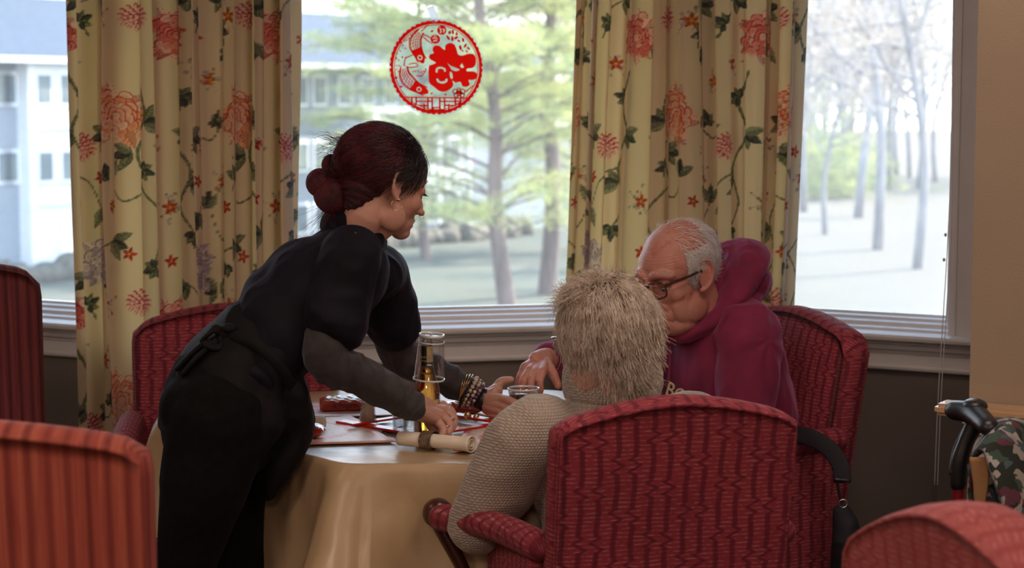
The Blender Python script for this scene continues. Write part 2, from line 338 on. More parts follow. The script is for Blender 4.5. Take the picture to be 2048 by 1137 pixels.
def tube(pts, radii, side=None, nseg=18, sub=5, caps=True, flatcap=False):
    P_ = np.array([tuple(p) for p in pts], float)
    if np.isscalar(radii): radii = [radii] * len(P_)
    Rr = np.array([(r, r) if np.isscalar(r) else r for r in radii], float)
    Q = catmull(np.hstack([P_, Rr]), sub); C_ = Q[:, :3]; R_ = np.maximum(Q[:, 3:], 1e-5)
    T = np.gradient(C_, axis=0); T /= np.linalg.norm(T, axis=1)[:, None] + 1e-12
    if side is None:
        s0 = np.cross(T[0], (0, 0, 1.0)); 
        if np.linalg.norm(s0) < 0.1: s0 = np.cross(T[0], (0, 1.0, 0))
    else: s0 = np.array(tuple(side), float)
    S = np.zeros_like(C_); cur = s0
    for i in range(len(C_)):
        base = s0 if side is not None else cur
        c = base - T[i] * np.dot(base, T[i]); nrm = np.linalg.norm(c)
        if nrm < 1e-4: c = cur - T[i] * np.dot(cur, T[i]); nrm = np.linalg.norm(c) + 1e-9
        cur = c / nrm; S[i] = cur
    B = np.cross(T, S)
    rings = [(C_[i], R_[i], S[i], B[i]) for i in range(len(C_))]
    if caps and not flatcap:
        for e, sg in ((0, -1), (-1, 1)):
            m_ = min(R_[e]); ex = []
            for a in (30, 55, 75):
                a = math.radians(a); ex.append((C_[e] + sg * T[e] * m_ * math.sin(a), R_[e] * math.cos(a), S[e], B[e]))
            rings = ex[::-1] + rings if e == 0 else rings + ex
    ang = np.linspace(0, 2 * pi, nseg, endpoint=False); ca, sa = np.cos(ang)[:, None], np.sin(ang)[:, None]
    V = np.vstack([c + S_ * r[0] * ca + B_ * r[1] * sa for c, r, S_, B_ in rings]); n = len(rings); Fc = []
    for i in range(n - 1):
        for j in range(nseg):
            k = (j + 1) % nseg; Fc.append((i * nseg + j, i * nseg + k, (i + 1) * nseg + k, (i + 1) * nseg + j))
    if caps:
        Fc.append(tuple(range(nseg))[::-1]); Fc.append(tuple((n - 1) * nseg + j for j in range(nseg)))
    return V, Fc
def ell(c, r, R=None, nu=20, nv=12):
    V = []; Fc = []
    for i in range(1, nv):
        th = pi * i / nv
        for j in range(nu):
            ph = 2 * pi * j / nu; V.append((math.sin(th) * math.cos(ph), math.sin(th) * math.sin(ph), math.cos(th)))
    V.append((0, 0, 1)); V.append((0, 0, -1)); V = np.array(V) * np.array(r if not np.isscalar(r) else (r, r, r))
    for i in range(nv - 2):
        for j in range(nu):
            k = (j + 1) % nu; Fc.append((i * nu + j, (i + 1) * nu + j, (i + 1) * nu + k, i * nu + k))
    t, b = (nv - 1) * nu, (nv - 1) * nu + 1
    for j in range(nu):
        k = (j + 1) % nu; Fc.append((t, j, k)); Fc.append((b, (nv - 2) * nu + k, (nv - 2) * nu + j))
    if R is not None: V = V @ np.array(R.to_3x3() if hasattr(R, 'to_3x3') else R).T
    return V + np.array(tuple(c)), Fc
def xf(VF, M):
    V, Fc = VF; A = np.array(M); return V @ A[:3, :3].T + A[:3, 3], Fc
def lathe(prof, nseg=32, c=(0, 0, 0)):
    V = []; Fc = []
    for r, z in prof:
        for j in range(nseg): a = 2 * pi * j / nseg; V.append((c[0] + r * math.cos(a), c[1] + r * math.sin(a), c[2] + z))
    for i in range(len(prof) - 1):
        for j in range(nseg): k = (j + 1) % nseg; Fc.append((i * nseg + j, i * nseg + k, (i + 1) * nseg + k, (i + 1) * nseg + j))
    return V, Fc
def remesh(parts, voxel, smooth=4, fac=0.5):
    b = MB()
    for V, Fc in parts: b.add(V, Fc)
    me = bpy.data.meshes.new('tmp'); me.from_pydata(b.V, [], b.F); o = bpy.data.objects.new('tmp', me); COL.objects.link(o)
    r = o.modifiers.new('r', 'REMESH'); r.mode = 'VOXEL'; r.voxel_size = voxel
    if smooth: s = o.modifiers.new('s', 'SMOOTH'); s.factor = fac; s.iterations = smooth
    dg = bpy.context.evaluated_depsgraph_get(); res = bpy.data.meshes.new_from_object(o.evaluated_get(dg))
    V = np.empty(len(res.vertices) * 3); res.vertices.foreach_get('co', V); V = V.reshape(-1, 3)
    N = np.empty(len(res.vertices) * 3); res.vertices.foreach_get('normal', N); N = N.reshape(-1, 3)
    Fc = [tuple(p.vertices) for p in res.polygons]
    bpy.data.objects.remove(o); bpy.data.meshes.remove(me); bpy.data.meshes.remove(res); return V, Fc, N
def vnoise(Pn, seed=0):
    """smooth value noise in 3D, vectorised, about -1..1"""
    p = np.asarray(Pn, float); i = np.floor(p).astype(np.int64); f = p - i; f = f * f * (3 - 2 * f)
    def h(a, b, c):
        n = (a * 374761393 + b * 668265263 + c * 2147483647 + seed * 1274126177) & 0xffffffff
        n = ((n ^ (n >> 13)) * 1274126177) & 0xffffffff; n = n ^ (n >> 16); return (n & 0xffff) / 32767.5 - 1
    x, y, z = i[:, 0], i[:, 1], i[:, 2]; r = 0
    for dx in (0, 1):
        for dy in (0, 1):
            for dz in (0, 1):
                w = (f[:, 0] if dx else 1 - f[:, 0]) * (f[:, 1] if dy else 1 - f[:, 1]) * (f[:, 2] if dz else 1 - f[:, 2]); r = r + w * h(x + dx, y + dy, z + dz)
    return r
def ridge(Pn, seed=0): return 1 - 2 * np.abs(vnoise(Pn, seed))
def empty(name, loc, rz=0, label=None, cat=None, group=None, kind=None):
    o = bpy.data.objects.new(name, None); COL.objects.link(o); o.location = loc; o.rotation_euler = (0, 0, rz); o.empty_display_size = 0.1
    tag(o, label, cat, group, kind); return o
def tag(o, label=None, cat=None, group=None, kind=None):
    if label: o['label'] = label
    if cat: o['category'] = cat
    if group: o['group'] = group
    if kind: o['kind'] = kind
    return o
def keep(o, root):
    """parent o (built in world space) under root without moving it"""
    o.parent = root; o.matrix_parent_inverse = (Matrix.Translation(root.location) @ root.rotation_euler.to_matrix().to_4x4()).inverted(); return o
# ------------------------------------------------------------------ room
A_ = Vector((-0.834, 5.40)); B_ = Vector((0.521, 5.70)); R_ = Vector((1.289, 5.28)); L_ = Vector((-1.565, 5.78))
RE = B_ + (R_ - B_).normalized() * 2.35            # right wall runs on behind the pier
LE = A_ + (L_ - A_).normalized() * 2.45
ZC = 2.65; GZ0 = 0.926; ZTOP = 2.38
XL, XR, YB = LE.x, RE.x, -3.6
def strct(o, name=None): o['kind'] = 'structure'; return o
def frame2(a, b):
    """matrix: local x along a->b, local y outward (away from room), z up; origin at a"""
    d = (b - a).normalized(); n = Vector((-d.y, d.x))
    if n.y < 0: n = -n
    return Matrix(((d.x, n.x, 0, a.x), (d.y, n.y, 0, a.y), (0, 0, 1, 0), (0, 0, 0, 1))), (b - a).length
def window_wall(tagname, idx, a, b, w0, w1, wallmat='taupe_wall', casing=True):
    M, Ln = frame2(a, b); pm = 'pane_glare' if idx == 3 else 'pane'
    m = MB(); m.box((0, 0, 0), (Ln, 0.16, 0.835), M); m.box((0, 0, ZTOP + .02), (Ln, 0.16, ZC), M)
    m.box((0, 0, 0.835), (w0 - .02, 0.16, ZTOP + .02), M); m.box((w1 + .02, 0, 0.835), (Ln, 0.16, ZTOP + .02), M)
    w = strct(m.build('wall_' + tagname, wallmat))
    win = empty('window_%d' % idx, (0, 0, 0), kind='structure')
    # stool (sill board) with a rounded nose, apron mouldings
    prof = [(0.15, .859), (-.055, .859), (-.064, .856), (-.068, .849), (-.066, .841), (-.058, .836), (0.15, .836)]
    def ext(prof, x0, x1, name, mt='white_paint'):
        V = []; n = len(prof)
        for x in (x0, x1):
            for (y, z) in prof: V.append(M @ Vector((x, y, z)))
        Fc = [(i, (i + 1) % n, n + (i + 1) % n, n + i) for i in range(n)] + [tuple(range(n))[::-1], tuple(range(n, 2 * n))]
        return MB().add(V, Fc).build(name, mt, win)
    ext(prof, 0, Ln, 'window_stool')
    ext([(0, .836), (-.048, .836), (-.046, .829), (-.034, .825), (-.030, .821), (-.036, .818), (-.034, .812), (-.020, .806), (-.018, .798), (0, .798)], 0, Ln, 'crown_moulding')
    ext([(0, .798), (-.014, .798), (-.014, .764), (0, .764)], 0, Ln, 'apron_board')
    ext([(0, .764), (-.020, .764), (-.024, .759), (-.022, .752), (-.012, .747), (0, .747)], 0, Ln, 'bead_moulding')
    # casing round the opening
    m = MB()
    for (x0, x1) in ((w0 - .085, w0), (w1, w1 + .085)):
        m.box((x0, -.014, .859), (x1, 0.0, ZTOP + .07), M)
        m.box((x0 + .012, -.020, .859), (x0 + .022, -.014, ZTOP + .07), M); m.box((x1 - .022, -.020, .859), (x1 - .012, -.014, ZTOP + .07), M)
    m.box((w0, -.014, ZTOP), (w1, 0, ZTOP + .07), M); m.build('window_casing', 'white_paint', win)
    # jambs and stepped sash
    m = MB(); m.box((w0 - .02, 0, .859), (w0, .15, ZTOP), M); m.box((w1, 0, .859), (w1 + .02, .15, ZTOP), M)
    m.box((w0 - .02, 0, ZTOP), (w1 + .02, .15, ZTOP + .02), M); m.build('window_jamb', 'white_paint', win)
    m = MB()
    prs = [(.012, .859), (.016, .866), (.040, .871), (.044, .880), (.064, .885), (.068, .892), (.088, .896), (.092, .902), (.12, .902), (.12, .859)]; n_ = len(prs)
    m.add([M @ Vector((x, y, z)) for x in (w0, w1) for (y, z) in prs], [(i, (i + 1) % n_, n_ + (i + 1) % n_, n_ + i) for i in range(n_)])
    for (t, y0, y1) in ((.022, .030, .12), (.040, .055, .12), (.054, .075, .12)):
        m.box((w0, y0, ZTOP - t), (w1, y1, ZTOP), M)
        m.box((w0, y0, .859), (w0 + t * .55, y1, ZTOP), M); m.box((w1 - t * .55, y0, .859), (w1, y1, ZTOP), M)
    m.build('sash', 'white_paint', win)
    MB().box((w0 + .028, .096, .898), (w1 - .028, .100, ZTOP - .05), M).build('pane', pm, win)
    return M, Ln
ML, _ = window_wall('left', 1, LE, A_, 0.35, 2.45 - .13)
MM, LM = window_wall('middle', 2, A_, B_, 0.13, (B_ - A_).length - .13)
def px_on(Mx, px):  # local x on a wall plane under a photo column
    a = Mx.translation; d = Mx.col[0]; k = (px - 1024) / F
    # (a.x + d.x s) = k' (a.y + d.y s), k' = k / cos at mid height (close to k)
    return (k * a.y - a.x) / (d.x - k * d.y)
Mr, _ = frame2(B_, RE); wr = px_on(Mr, 1905)
MR, LR = window_wall('right', 3, B_, RE, 0.13, wr)
# right pier: a wall nearer the camera with a ledge of its own
CP = Vector((0.995, 4.07)); PD = Vector((1, -.60)).normalized(); PE = CP + PD * 2.9
Mp, _ = frame2(CP, PE)
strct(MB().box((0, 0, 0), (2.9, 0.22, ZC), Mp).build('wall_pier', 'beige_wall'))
led = empty('trim_1', (0, 0, 0), kind='structure')
MB().box((-.055, -.075, .842), (2.9, .0, .868), Mp).build('ledge_board', 'ledge_wood', led, bevel=.008)
m = MB(); m.box((0, -.045, .825), (2.9, 0, .842), Mp); m.box((0, -.028, .80), (2.9, 0, .825), Mp); m.box((0, -.012, .74), (2.9, 0, .80), Mp)
m.build('ledge_apron', 'white_paint', led)
# the rest of the shell
strct(MB().box((XL - .2, YB - .2, -.1), (max(XR, PE.x) + .6, 6.6, 0)).build('floor', 'carpet'))
strct(MB().box((XL - .2, YB - .2, ZC), (max(XR, PE.x) + .6, 6.9, ZC + .1)).build('ceiling', 'ceiling'))
strct(MB().box((XL - .15, YB, 0), (XL, LE.y, ZC)).build('wall_far_left', 'cream_wall'))
XRR = max(XR, PE.x)
strct(MB().box((XRR, YB, 0), (XRR + .15, 5.6, ZC)).build('wall_far_right', 'cream_wall'))
strct(MB().box((XL - .15, YB - .15, 0), (XRR + .15, YB, ZC)).build('wall_back', 'cream_wall'))
strct(MB().box((XL - 1.0, 5.8, ZC + .1), (XRR + 1.5, 6.5, ZC + .28)).build('added_sun_overhang', 'white_trim_far'))  # unseen overhang added to stop direct sun entering the room
strct(MB().box((3.35, 5.6, -5.2), (3.6, 13.4, 7.5)).build('wall_sun_block', 'grey_shingle'))  # unseen tall wall added to keep direct sun off the windows
for i, (s0, a, b) in enumerate((('left', LE, A_), ('middle', A_, B_), ('right', B_, RE))):
    M, Ln = frame2(a, b); strct(MB().box((0, -.018, 0), (Ln, 0, .13), M).build('baseboard_' + s0, 'white_paint'))
# lamp fittings on the ceiling
for i, (x, y) in enumerate(((-1.6, 1.2), (1.5, 0.9), (-0.1, -1.8), (-1.9, 3.4), (0.6, 3.3))):
    o = empty('ceiling_light', (x, y, ZC - .012), label='square ceiling light panel above the dining room', cat='light', group='ceiling light panels')
    MB().box((-.49, -.49, 0), (.49, -.46, .012)).box((-.49, .46, 0), (.49, .49, .012)).box((-.49, -.46, 0), (-.46, .46, .012)).box((.46, -.46, 0), (.49, .46, .012)).build('frame', 'white_paint', o)

# blind cord
cord = empty('blind_cord', (0, 0, 0), label='thin twin white blind cord hanging beside the right window frame', cat='cord')
p0 = P(1893, 0, 5.17); 
pts = [P(1912, -400, 5.16), P(1903, 250, 5.15), P(1897, 450, 5.13), P(1886, 640, 5.10), P(1876, 800, 5.08), P(1869, 970, 5.06)]
MB().tube(pts, .0012, seg=6, sub=6).tube([p + Vector((.008 * min(1, i / 2), 0, 0)) for i, p in enumerate(pts)], .0012, seg=6, sub=6).build('cord', 'white_paint', cord, True)
for q_ in (P(1891, 470, 5.125), P(1888, 520, 5.12)): MB().add(*ell(q_, (.004, .004, .005))).build('knot', 'white_paint', cord, True)
e = P(1869, 985, 5.06); MB().tube([e + Vector((0, 0, .025)), e - Vector((0, 0, .03))], [.006, .007], seg=10).tube([e, e - Vector((0, 0, .10))], .001, seg=6).build('tassel', 'clear_plastic', cord, True)

# ------------------------------------------------------------------ curtains with a painted chintz print
TWm, THm, RES = 0.60, 0.64, 0.0010
tw, th_ = int(TWm / RES), int(THm / RES)
def paint_tile(seed):
    rg = np.random.default_rng(seed)
    T = np.empty((th_, tw, 3)); T[:] = (0.80, 0.67, 0.49)
    def stamp(cx, cy, rad, fn):
        x0, x1 = int((cx - rad) / RES), int((cx + rad) / RES) + 1; y0, y1 = int((cy - rad) / RES), int((cy + rad) / RES) + 1
        X, Y = np.meshgrid(np.arange(x0, x1), np.arange(y0, y1)); a, col = fn(X * RES - cx, Y * RES - cy)
        xi, yi = X % tw, Y % th_; a = np.clip(a, 0, 1)[..., None]; T[yi, xi] = T[yi, xi] * (1 - a) + np.asarray(col) * a
    def leaf(cx, cy, L, w, ang, col, vein=True):
        ca, sa = math.cos(ang), math.sin(ang); col = np.array(col)
        def fn(x, y):
            u = (x * ca + y * sa) / L; v = (-x * sa + y * ca); hw = w * np.clip(u * (1 - u) * 4, 0, 1) ** .8 * (1.15 - .5 * u)
            a = np.clip((hw - np.abs(v)) / .0012 + .5, 0, 1) * (u > 0) * (u < 1)
            c = col * (1.0 + .35 * np.sign(v)[..., None] * .6) ; vn = (np.abs(v) < .0007)[..., None]; rb = (np.abs(((u * 7 - np.abs(v) / w * 1.2) % 1) - .5) < .07)[..., None]
            c = np.where(vn | rb, col * .45 if col.mean() > .15 else col * 2.0, c); return a, np.clip(c, 0, 1)
        stamp(cx, cy, L + .003, fn)
    def disc(cx, cy, r, col, sq=1.0, ang=0.0, edge=None):
        ca, sa = math.cos(ang), math.sin(ang)
        def fn(x, y):
            u = (x * ca + y * sa); v = (-x * sa + y * ca) / sq; d = np.sqrt(u * u + v * v); a = np.clip((r - d) / .0012 + .5, 0, 1)
            k = np.clip((d / r) ** 2, 0, 1)[..., None]; c = np.array(col) * (1 - k) + np.array(edge if edge is not None else col) * k; return a, c
        stamp(cx, cy, r * max(1, sq) + .003, fn)
    def stem(pts, r, col=(0.16, 0.17, 0.10)):
        Q = catmull(np.array([(a, b, 0) for a, b in pts]), 30)
        for i, q in enumerate(Q):
            rr = r * (1 - .45 * i / len(Q)) * (1 + .15 * math.sin(i * .9)); disc(q[0], q[1], rr, np.array(col) * (1.5 if i % 7 < 2 else 1))
    def peony(cx, cy, R, cols, dark):
        for k in range(9): a = k / 9 * 6.28 + rg.random(); leaf(cx + .35 * R * math.cos(a), cy + .35 * R * math.sin(a), R * .95, R * .30, a, cols[rg.integers(3)], False)
        for ring, n in ((.82, 13), (.62, 12), (.42, 9), (.22, 6), (0.05, 3)):
            for k in range(n):
                a = k / n * 6.28 + rg.random() * .5; r0 = R * ring * (1 + .12 * rg.standard_normal()); x, y = cx + r0 * math.cos(a), cy + r0 * math.sin(a) * .95
                c = np.array(cols[rg.integers(len(cols))]); disc(x, y, R * (.24 - .06 * (1 - ring)), dark, .75, a + pi / 2); disc(x - .12 * R * math.cos(a) * .2, y + R * .025, R * (.205 - .05 * (1 - ring)), c * .85, .75, a + pi / 2, edge=np.clip(c * 1.2, 0, 1))
    def mum(cx, cy, R):
        for ring, n in ((.85, 16), (.62, 13), (.38, 9), (.15, 5)):
            for k in range(n):
                a = k / n * 6.28 + ring * 9; x, y = cx + R * ring * math.cos(a), cy + R * ring * .8 * math.sin(a)
                disc(x, y, R * .17, (0.45, 0.03, 0.07), .6, a); disc(x + .05 * R * math.cos(a), y + .04 * R, R * .12, (0.86, 0.48, 0.45), .6, a)
    def small(cx, cy, r, col, cen=(0.65, 0.40, 0.05)):
        for k in range(5): a = k * 1.2566 + cx * 40; leaf(cx + r * .1 * math.cos(a), cy + r * .1 * math.sin(a), r, r * .30, a, col, False)
        disc(cx, cy, r * .22, cen)
    def spray(cx, cy, col=(0.62, 0.12, 0.03)):
        for k in range(12):
            a = rg.random() * 6.28; d = .014 + rg.random() * .026; x, y = cx + d * math.cos(a), cy + d * math.sin(a)
            stem([(cx, cy), ((cx + x) / 2 + .003, (cy + y) / 2), (x, y)], .0007, (0.30, 0.30, 0.2)); disc(x, y, .0026 + .002 * rg.random(), ((0.45, 0.40, 0.36), (0.55, 0.45, 0.55), (0.6, 0.2, 0.1), (0.25, 0.28, 0.2))[rg.integers(4)])
        small(cx, cy, .017, col)
    G1, G2, G3 = (0.155, 0.170, 0.105), (0.055, 0.065, 0.060), (0.27, 0.28, 0.19)
    def cluster(cx, cy, ang, n=3, L=.045):
        for k in range(n): a = ang + (k - (n - 1) / 2) * .75; leaf(cx, cy, L * (.85 + .3 * rg.random()), L * .27, a, (G1, G2, G3)[k % 3])
    def maple(cx, cy, ang, L=.036):
        for k in range(5): leaf(cx, cy, L * (1 - .18 * abs(k - 2)), L * .25, ang + (k - 2) * .72, G1 if k % 2 else G2)
    # branches
    stem([(.06, .00), (.09, .07), (.07, .14), (.11, .22), (.09, .30), (.12, .36)], .0042); stem([(.11, .22), (.17, .25), (.20, .31)], .0028)
    stem([(.30, .62), (.33, .55), (.30, .48), (.34, .41), (.40, .38)], .0040); stem([(.34, .41), (.29, .36), (.26, .30)], .0026)
    stem([(.48, .02), (.50, .10), (.46, .18), (.49, .26), (.54, .33), (.52, .42)], .0042); stem([(.49, .26), (.43, .29), (.40, .24)], .0026); stem([(.52, .42), (.57, .50), (.56, .58)], .0032)
    stem([(.18, .56), (.14, .50), (.10, .47)], .003); stem([(.30, .10), (.26, .15), (.22, .14)], .0026)
    for (x, y, a) in ((.07, .14, 2.6), (.11, .26, -.3), (.20, .31, 1.2), (.33, .55, .2), (.29, .48, 3.0), (.40, .38, .4), (.26, .30, -1.7), (.50, .12, -.4), (.45, .18, 2.9), (.54, .36, .2), (.40, .24, -1.9), (.57, .50, 3.3), (.56, .58, 1.4), (.10, .47, 2.4), (.22, .14, 2.8)): cluster(x, y, a, 3)
    for (x, y, a) in ((.09, .06, -.3), (.12, .36, 1.5), (.31, .60, 2.6), (.36, .43, 2.0), (.49, .22, .3), (.27, .12, -1.4), (.52, .44, 2.8), (.16, .53, -.5)): maple(x, y, a)
    peony(.21, .43, .056, [(0.62, 0.50, 0.55), (0.48, 0.40, 0.50), (0.74, 0.63, 0.62)], (0.30, 0.22, 0.32))
    peony(.42, .10, .062, [(0.85, 0.38, 0.22), (0.88, 0.50, 0.38), (0.90, 0.62, 0.50)], (0.60, 0.10, 0.07))
    peony(.03, .56, .052, [(0.80, 0.30, 0.26), (0.86, 0.48, 0.42), (0.72, 0.18, 0.16)], (0.45, 0.04, 0.06))
    mum(.15, .17, .040); mum(.47, .52, .038)
    for (x, y, cc) in ((.30, .24, (0.62, 0.12, 0.03)), (.02, .30, (0.60, 0.10, 0.06)), (.37, .52, (0.62, 0.14, 0.03)), (.56, .16, (0.55, 0.06, 0.08)), (.25, .02, (0.65, 0.15, 0.04)), (.12, .62, (0.55, .08, .05))): spray(x, y, cc)
    for (x, y) in ((.20, .24), (.36, .30), (.44, .41), (.02, .42), (.56, .28), (.33, .18), (.22, .57)): small(x, y, .015, (0.58, 0.06, 0.05))
    return T
TILE = [paint_tile(3), paint_tile(11)]
def curtain(name, plan, ncol, nfold, seed, u0, tile, label, zt=2.46, flip=False, edges=None):
    """plan: list of (px_top, px_bottom, Y) along the heading; folds are real pleats of cloth"""
    rg = np.random.default_rng(seed)
    z = np.concatenate([np.linspace(0.03, 0.55, 20, endpoint=False), np.linspace(0.55, 1.90, 470, endpoint=False), np.linspace(1.90, zt, 24)])
    s = np.linspace(0, 1, ncol); pl = catmull(np.array([(a, b, c) for a, b, c in plan]), 12); ss = np.linspace(0, 1, len(pl))
    PT = np.interp(s, ss, pl[:, 0]); PB = np.interp(s, ss, pl[:, 1]); YY = np.interp(s, ss, pl[:, 2])
    xt = (PT - 1024) / F * YY; xb = (PB - 1024) / F * YY
    # irregular folds: phase runs unevenly, amplitude changes
    w = 0.55 + rg.random(nfold * 2); ph = np.interp(s, np.linspace(0, 1, nfold * 2 + 1), np.concatenate([[0], np.cumsum(w)])); ph *= nfold * 2 * pi / ph[-1]
    amp = np.interp(s, np.linspace(0, 1, nfold * 2), 0.5 + 1.0 * rg.random(nfold * 2))
    Z = z[:, None]; t = (Z - 0.9) / 1.0
    drift = 0.35 * np.sin(s * 9 + seed) * (t - .5) + 0.12 * np.sin(Z * 4 + s * 13)
    a = 0.043 * amp * (1 + .12 * np.sin(Z * 2.1 + s * 20)) * np.minimum(1, .55 + .45 * t + .3)
    phi = ph + drift
    dy = a * (np.sin(phi) + .28 * np.sin(2 * phi + 1.1 + drift) + .10 * np.sin(5.3 * phi))
    dx = a * .42 * np.sin(2 * phi + .6)
    X = xb + (xt - xb) * np.clip((Z - .75) / 1.1, -.3, 1.3) + dx; Yv = YY + dy - .004 * np.sin(Z * 6)
    V = np.stack([X, Yv, np.broadcast_to(Z, X.shape)], -1)
    mid = len(z) // 2; seg = np.hypot(np.diff(X[mid]), np.diff(Yv[mid])); arc = np.concatenate([[0], np.cumsum(seg)])
    U = np.broadcast_to(arc + u0, X.shape); Vv = np.broadcast_to(Z, X.shape)
    tl = TILE[tile]; ui = ((U / (RES * 1.5)).astype(int)) % tw; vi = ((-(Vv) / (RES * 1.25)).astype(int)) % th_
    if flip: ui = tw - 1 - ui
    colr = tl[vi, ui].reshape(-1, 3)
    nr, nc = X.shape; idx = np.arange(nr * nc).reshape(nr, nc)
    Fq = np.stack([idx[:-1, :-1], idx[:-1, 1:], idx[1:, 1:], idx[1:, :-1]], -1).reshape(-1, 4)
    me = bpy.data.meshes.new(name); me.vertices.add(nr * nc); me.vertices.foreach_set('co', V.reshape(-1, 3).astype(np.float32).ravel())
    me.loops.add(Fq.size); me.loops.foreach_set('vertex_index', Fq.ravel().astype(np.int32)); me.polygons.add(len(Fq))
    me.polygons.foreach_set('loop_start', (np.arange(len(Fq)) * 4).astype(np.int32)); me.update(calc_edges=True)
    me.polygons.foreach_set('use_smooth', np.ones(len(Fq), bool))
    ca = me.color_attributes.new('print', 'FLOAT_COLOR', 'POINT'); ca.data.foreach_set('color', np.hstack([colr, np.ones((len(colr), 1))]).astype(np.float32).ravel())
    me.materials.append(MT['chintz']); o = bpy.data.objects.new('curtain_panel', me); COL.objects.link(o)
    root = empty('curtain', (X[0].mean(), YY.mean(), 0), label=label, cat='curtain', group=None); keep(o, root)
    MB().box((X[-1].min() - .02, YY.min() - .06, zt - .03), (X[-1].max() + .02, YY.max() + .06, zt + .12)).build('pelmet_head', 'white_paint')
    hd = bpy.data.objects['pelmet_head'] if False else COL.objects[-1]; keep(hd, root); hd.name = 'heading_board'
    return root
def chintz():
    q = NB('floral_chintz'); at = q.n('ShaderNodeAttribute', attribute_name='print'); c = at.outputs['Color']
    wv = q.noise(q.obj(), 900, 1); b = q.bsdf(c, 0.55, 0, 0.35, sheen=0.1)
    t = q.n('ShaderNodeBsdfTranslucent'); tc = q.n('ShaderNodeMix', data_type='RGBA', blend_type='MULTIPLY'); tc.inputs[0].default_value = 1.0
    q.l(c, tc.inputs[6]); tc.inputs[7].default_value = (1.0, 0.88, 0.45, 1); q.l(tc.outputs[2], t.inputs[0])
    m = q.n('ShaderNodeMixShader'); m.inputs[0].default_value = 0.27; q.l(b.outputs[0], m.inputs[1]); q.l(t.outputs[0], m.inputs[2]); q.l(m.outputs[0], q.out.inputs[0])
    q.bump(b, wv, 0.15, 0.0006); return q.m
MT['chintz'] = chintz()
curtain('curtain', [(131, 142, 5.42), (230, 225, 5.33), (330, 330, 5.25), (440, 430, 5.20), (520, 520, 5.24), (592, 588, 5.30)], 560, 7, 4, 0.0, 0,
        'floral chintz curtain left of the round red sticker, covering the first window corner')
curtain('curtain', [(1153, 1122, 5.45), (1240, 1220, 5.50), (1340, 1340, 5.53), (1430, 1440, 5.47), (1520, 1515, 5.40), (1607, 1582, 5.34)], 560, 7, 21, 0.33, 1,
        'floral chintz curtain hanging behind the bald man', flip=True)
# ------------------------------------------------------------------ outside
GZ = -5.2
def gp(px, py):   # point on the lawn under a photo pixel
    d = P(px, py, 1.0) - Vector((0, 0, HC)); k = (GZ - HC) / d.z; return Vector((d.x * k, d.y * k, GZ))
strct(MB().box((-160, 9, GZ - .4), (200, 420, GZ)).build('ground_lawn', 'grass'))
# long facade receding to the right; s runs along it
FA = Vector((-17.93, 72.6)); FB = Vector((-9.45, 84.3)); MFc, _ = frame2(FA, FB)
# outward normal towards us: local -y
def fs(px): return px_on(MFc, px)
bl = empty('apartment_building', (FA.x, FA.y, GZ), label='three storey building with slate roof, white bay and grey shingle walls beyond the lawn', cat='building')
def fbox(name, s0, s1, z0, z1, y0, y1, m, par=bl, **k):
    o = MB().box((s0, y0, z0), (s1, y1, z1), MFc).build(name, m, None, **k); return keep(o, bl) if par is bl else keepsub(o, par)
def keepsub(o, par):
    o.parent = par; bpy.context.view_layer.update(); o.matrix_parent_inverse = par.matrix_world.inverted(); return o
fbox('wall', -14, 34, GZ - .3, 3.15, 0, 9, 'grey_shingle')
sb0, sb1 = fs(38), fs(215)
fbox('bay_wall', sb0, sb1, GZ - .3, 3.12, -.7, .1, 'white_siding')
V = [MFc @ Vector(p) for p in ((-14.5, -1.1, 3.10), (34.5, -1.1, 3.10), (34.5, 4.6, 5.75), (-14.5, 4.6, 5.75), (34.5, 10, 3.1), (-14.5, 10, 3.1))]
keep(MB().add(V, [(0, 1, 2, 3), (3, 2, 4, 5), (0, 3, 5), (1, 4, 2), (0, 5, 4, 1)]).build('roof', 'roof'), bl)
fbox('eave_board', -14.5, 34.5, 2.92, 3.14, -1.15, -.95, 'white_trim_far')
fbox('ridge_cap', -14.5, 34.5, 5.68, 5.82, 4.4, 4.8, 'white_trim_far')
bpy.context.view_layer.update()
def fwin(sc, zc, w=.62, h=1.05, y=0.0):
    f = fbox('window', sc - w / 2 - .11, sc + w / 2 + .11, zc - h / 2 - .13, zc + h / 2 + .13, y - .07, y + .02, 'white_trim_far')
    bpy.context.view_layer.update()
    o = MB().box((sc - w / 2, y - .09, zc - h / 2), (sc + w / 2, y - .05, zc + h / 2), MFc).build('pane', 'pane_far'); keepsub(o, f)
for zc in (1.94, -0.98):
    for px in (67, 113, 155, 196): fwin(fs(px), zc, y=-.7)
for zc in (1.94, -0.98, -3.75):
    for px in (578, 602, 640, 690, 735, 780, 822, 865, 908): fwin(fs(px) , zc, w=.75, h=1.15)
for px in (10, 20, 300, 420, 500): fwin(fs(px), 1.94); fwin(fs(px), -0.98)
fbox('door', fs(95), fs(128), GZ - .3, -2.9, -.78, -.69, 'white_trim_far')
fbox('belt_trim', sb0, sb1, -2.45, -2.3, -.78, -.69, 'white_trim_far')
fbox('belt_trim', sb0, sb1, .42, .55, -.78, -.69, 'white_trim_far')
fbox('corner_board', sb0 - .05, sb0 + .25, GZ, 3.1, -.76, -.6, 'white_trim_far')
for zc in (.25, -2.6): fbox('balcony_rail', fs(690), fs(900), zc, zc + .95, -1.2, -1.1, 'white_trim_far'); fbox('balcony_deck', fs(690), fs(900), zc - .2, zc, -1.2, 0, 'white_trim_far')
for px in (700, 770, 840, 900): fbox('porch_post', fs(px) - .1, fs(px) + .1, GZ, .3, -1.25, -1.05, 'white_trim_far')
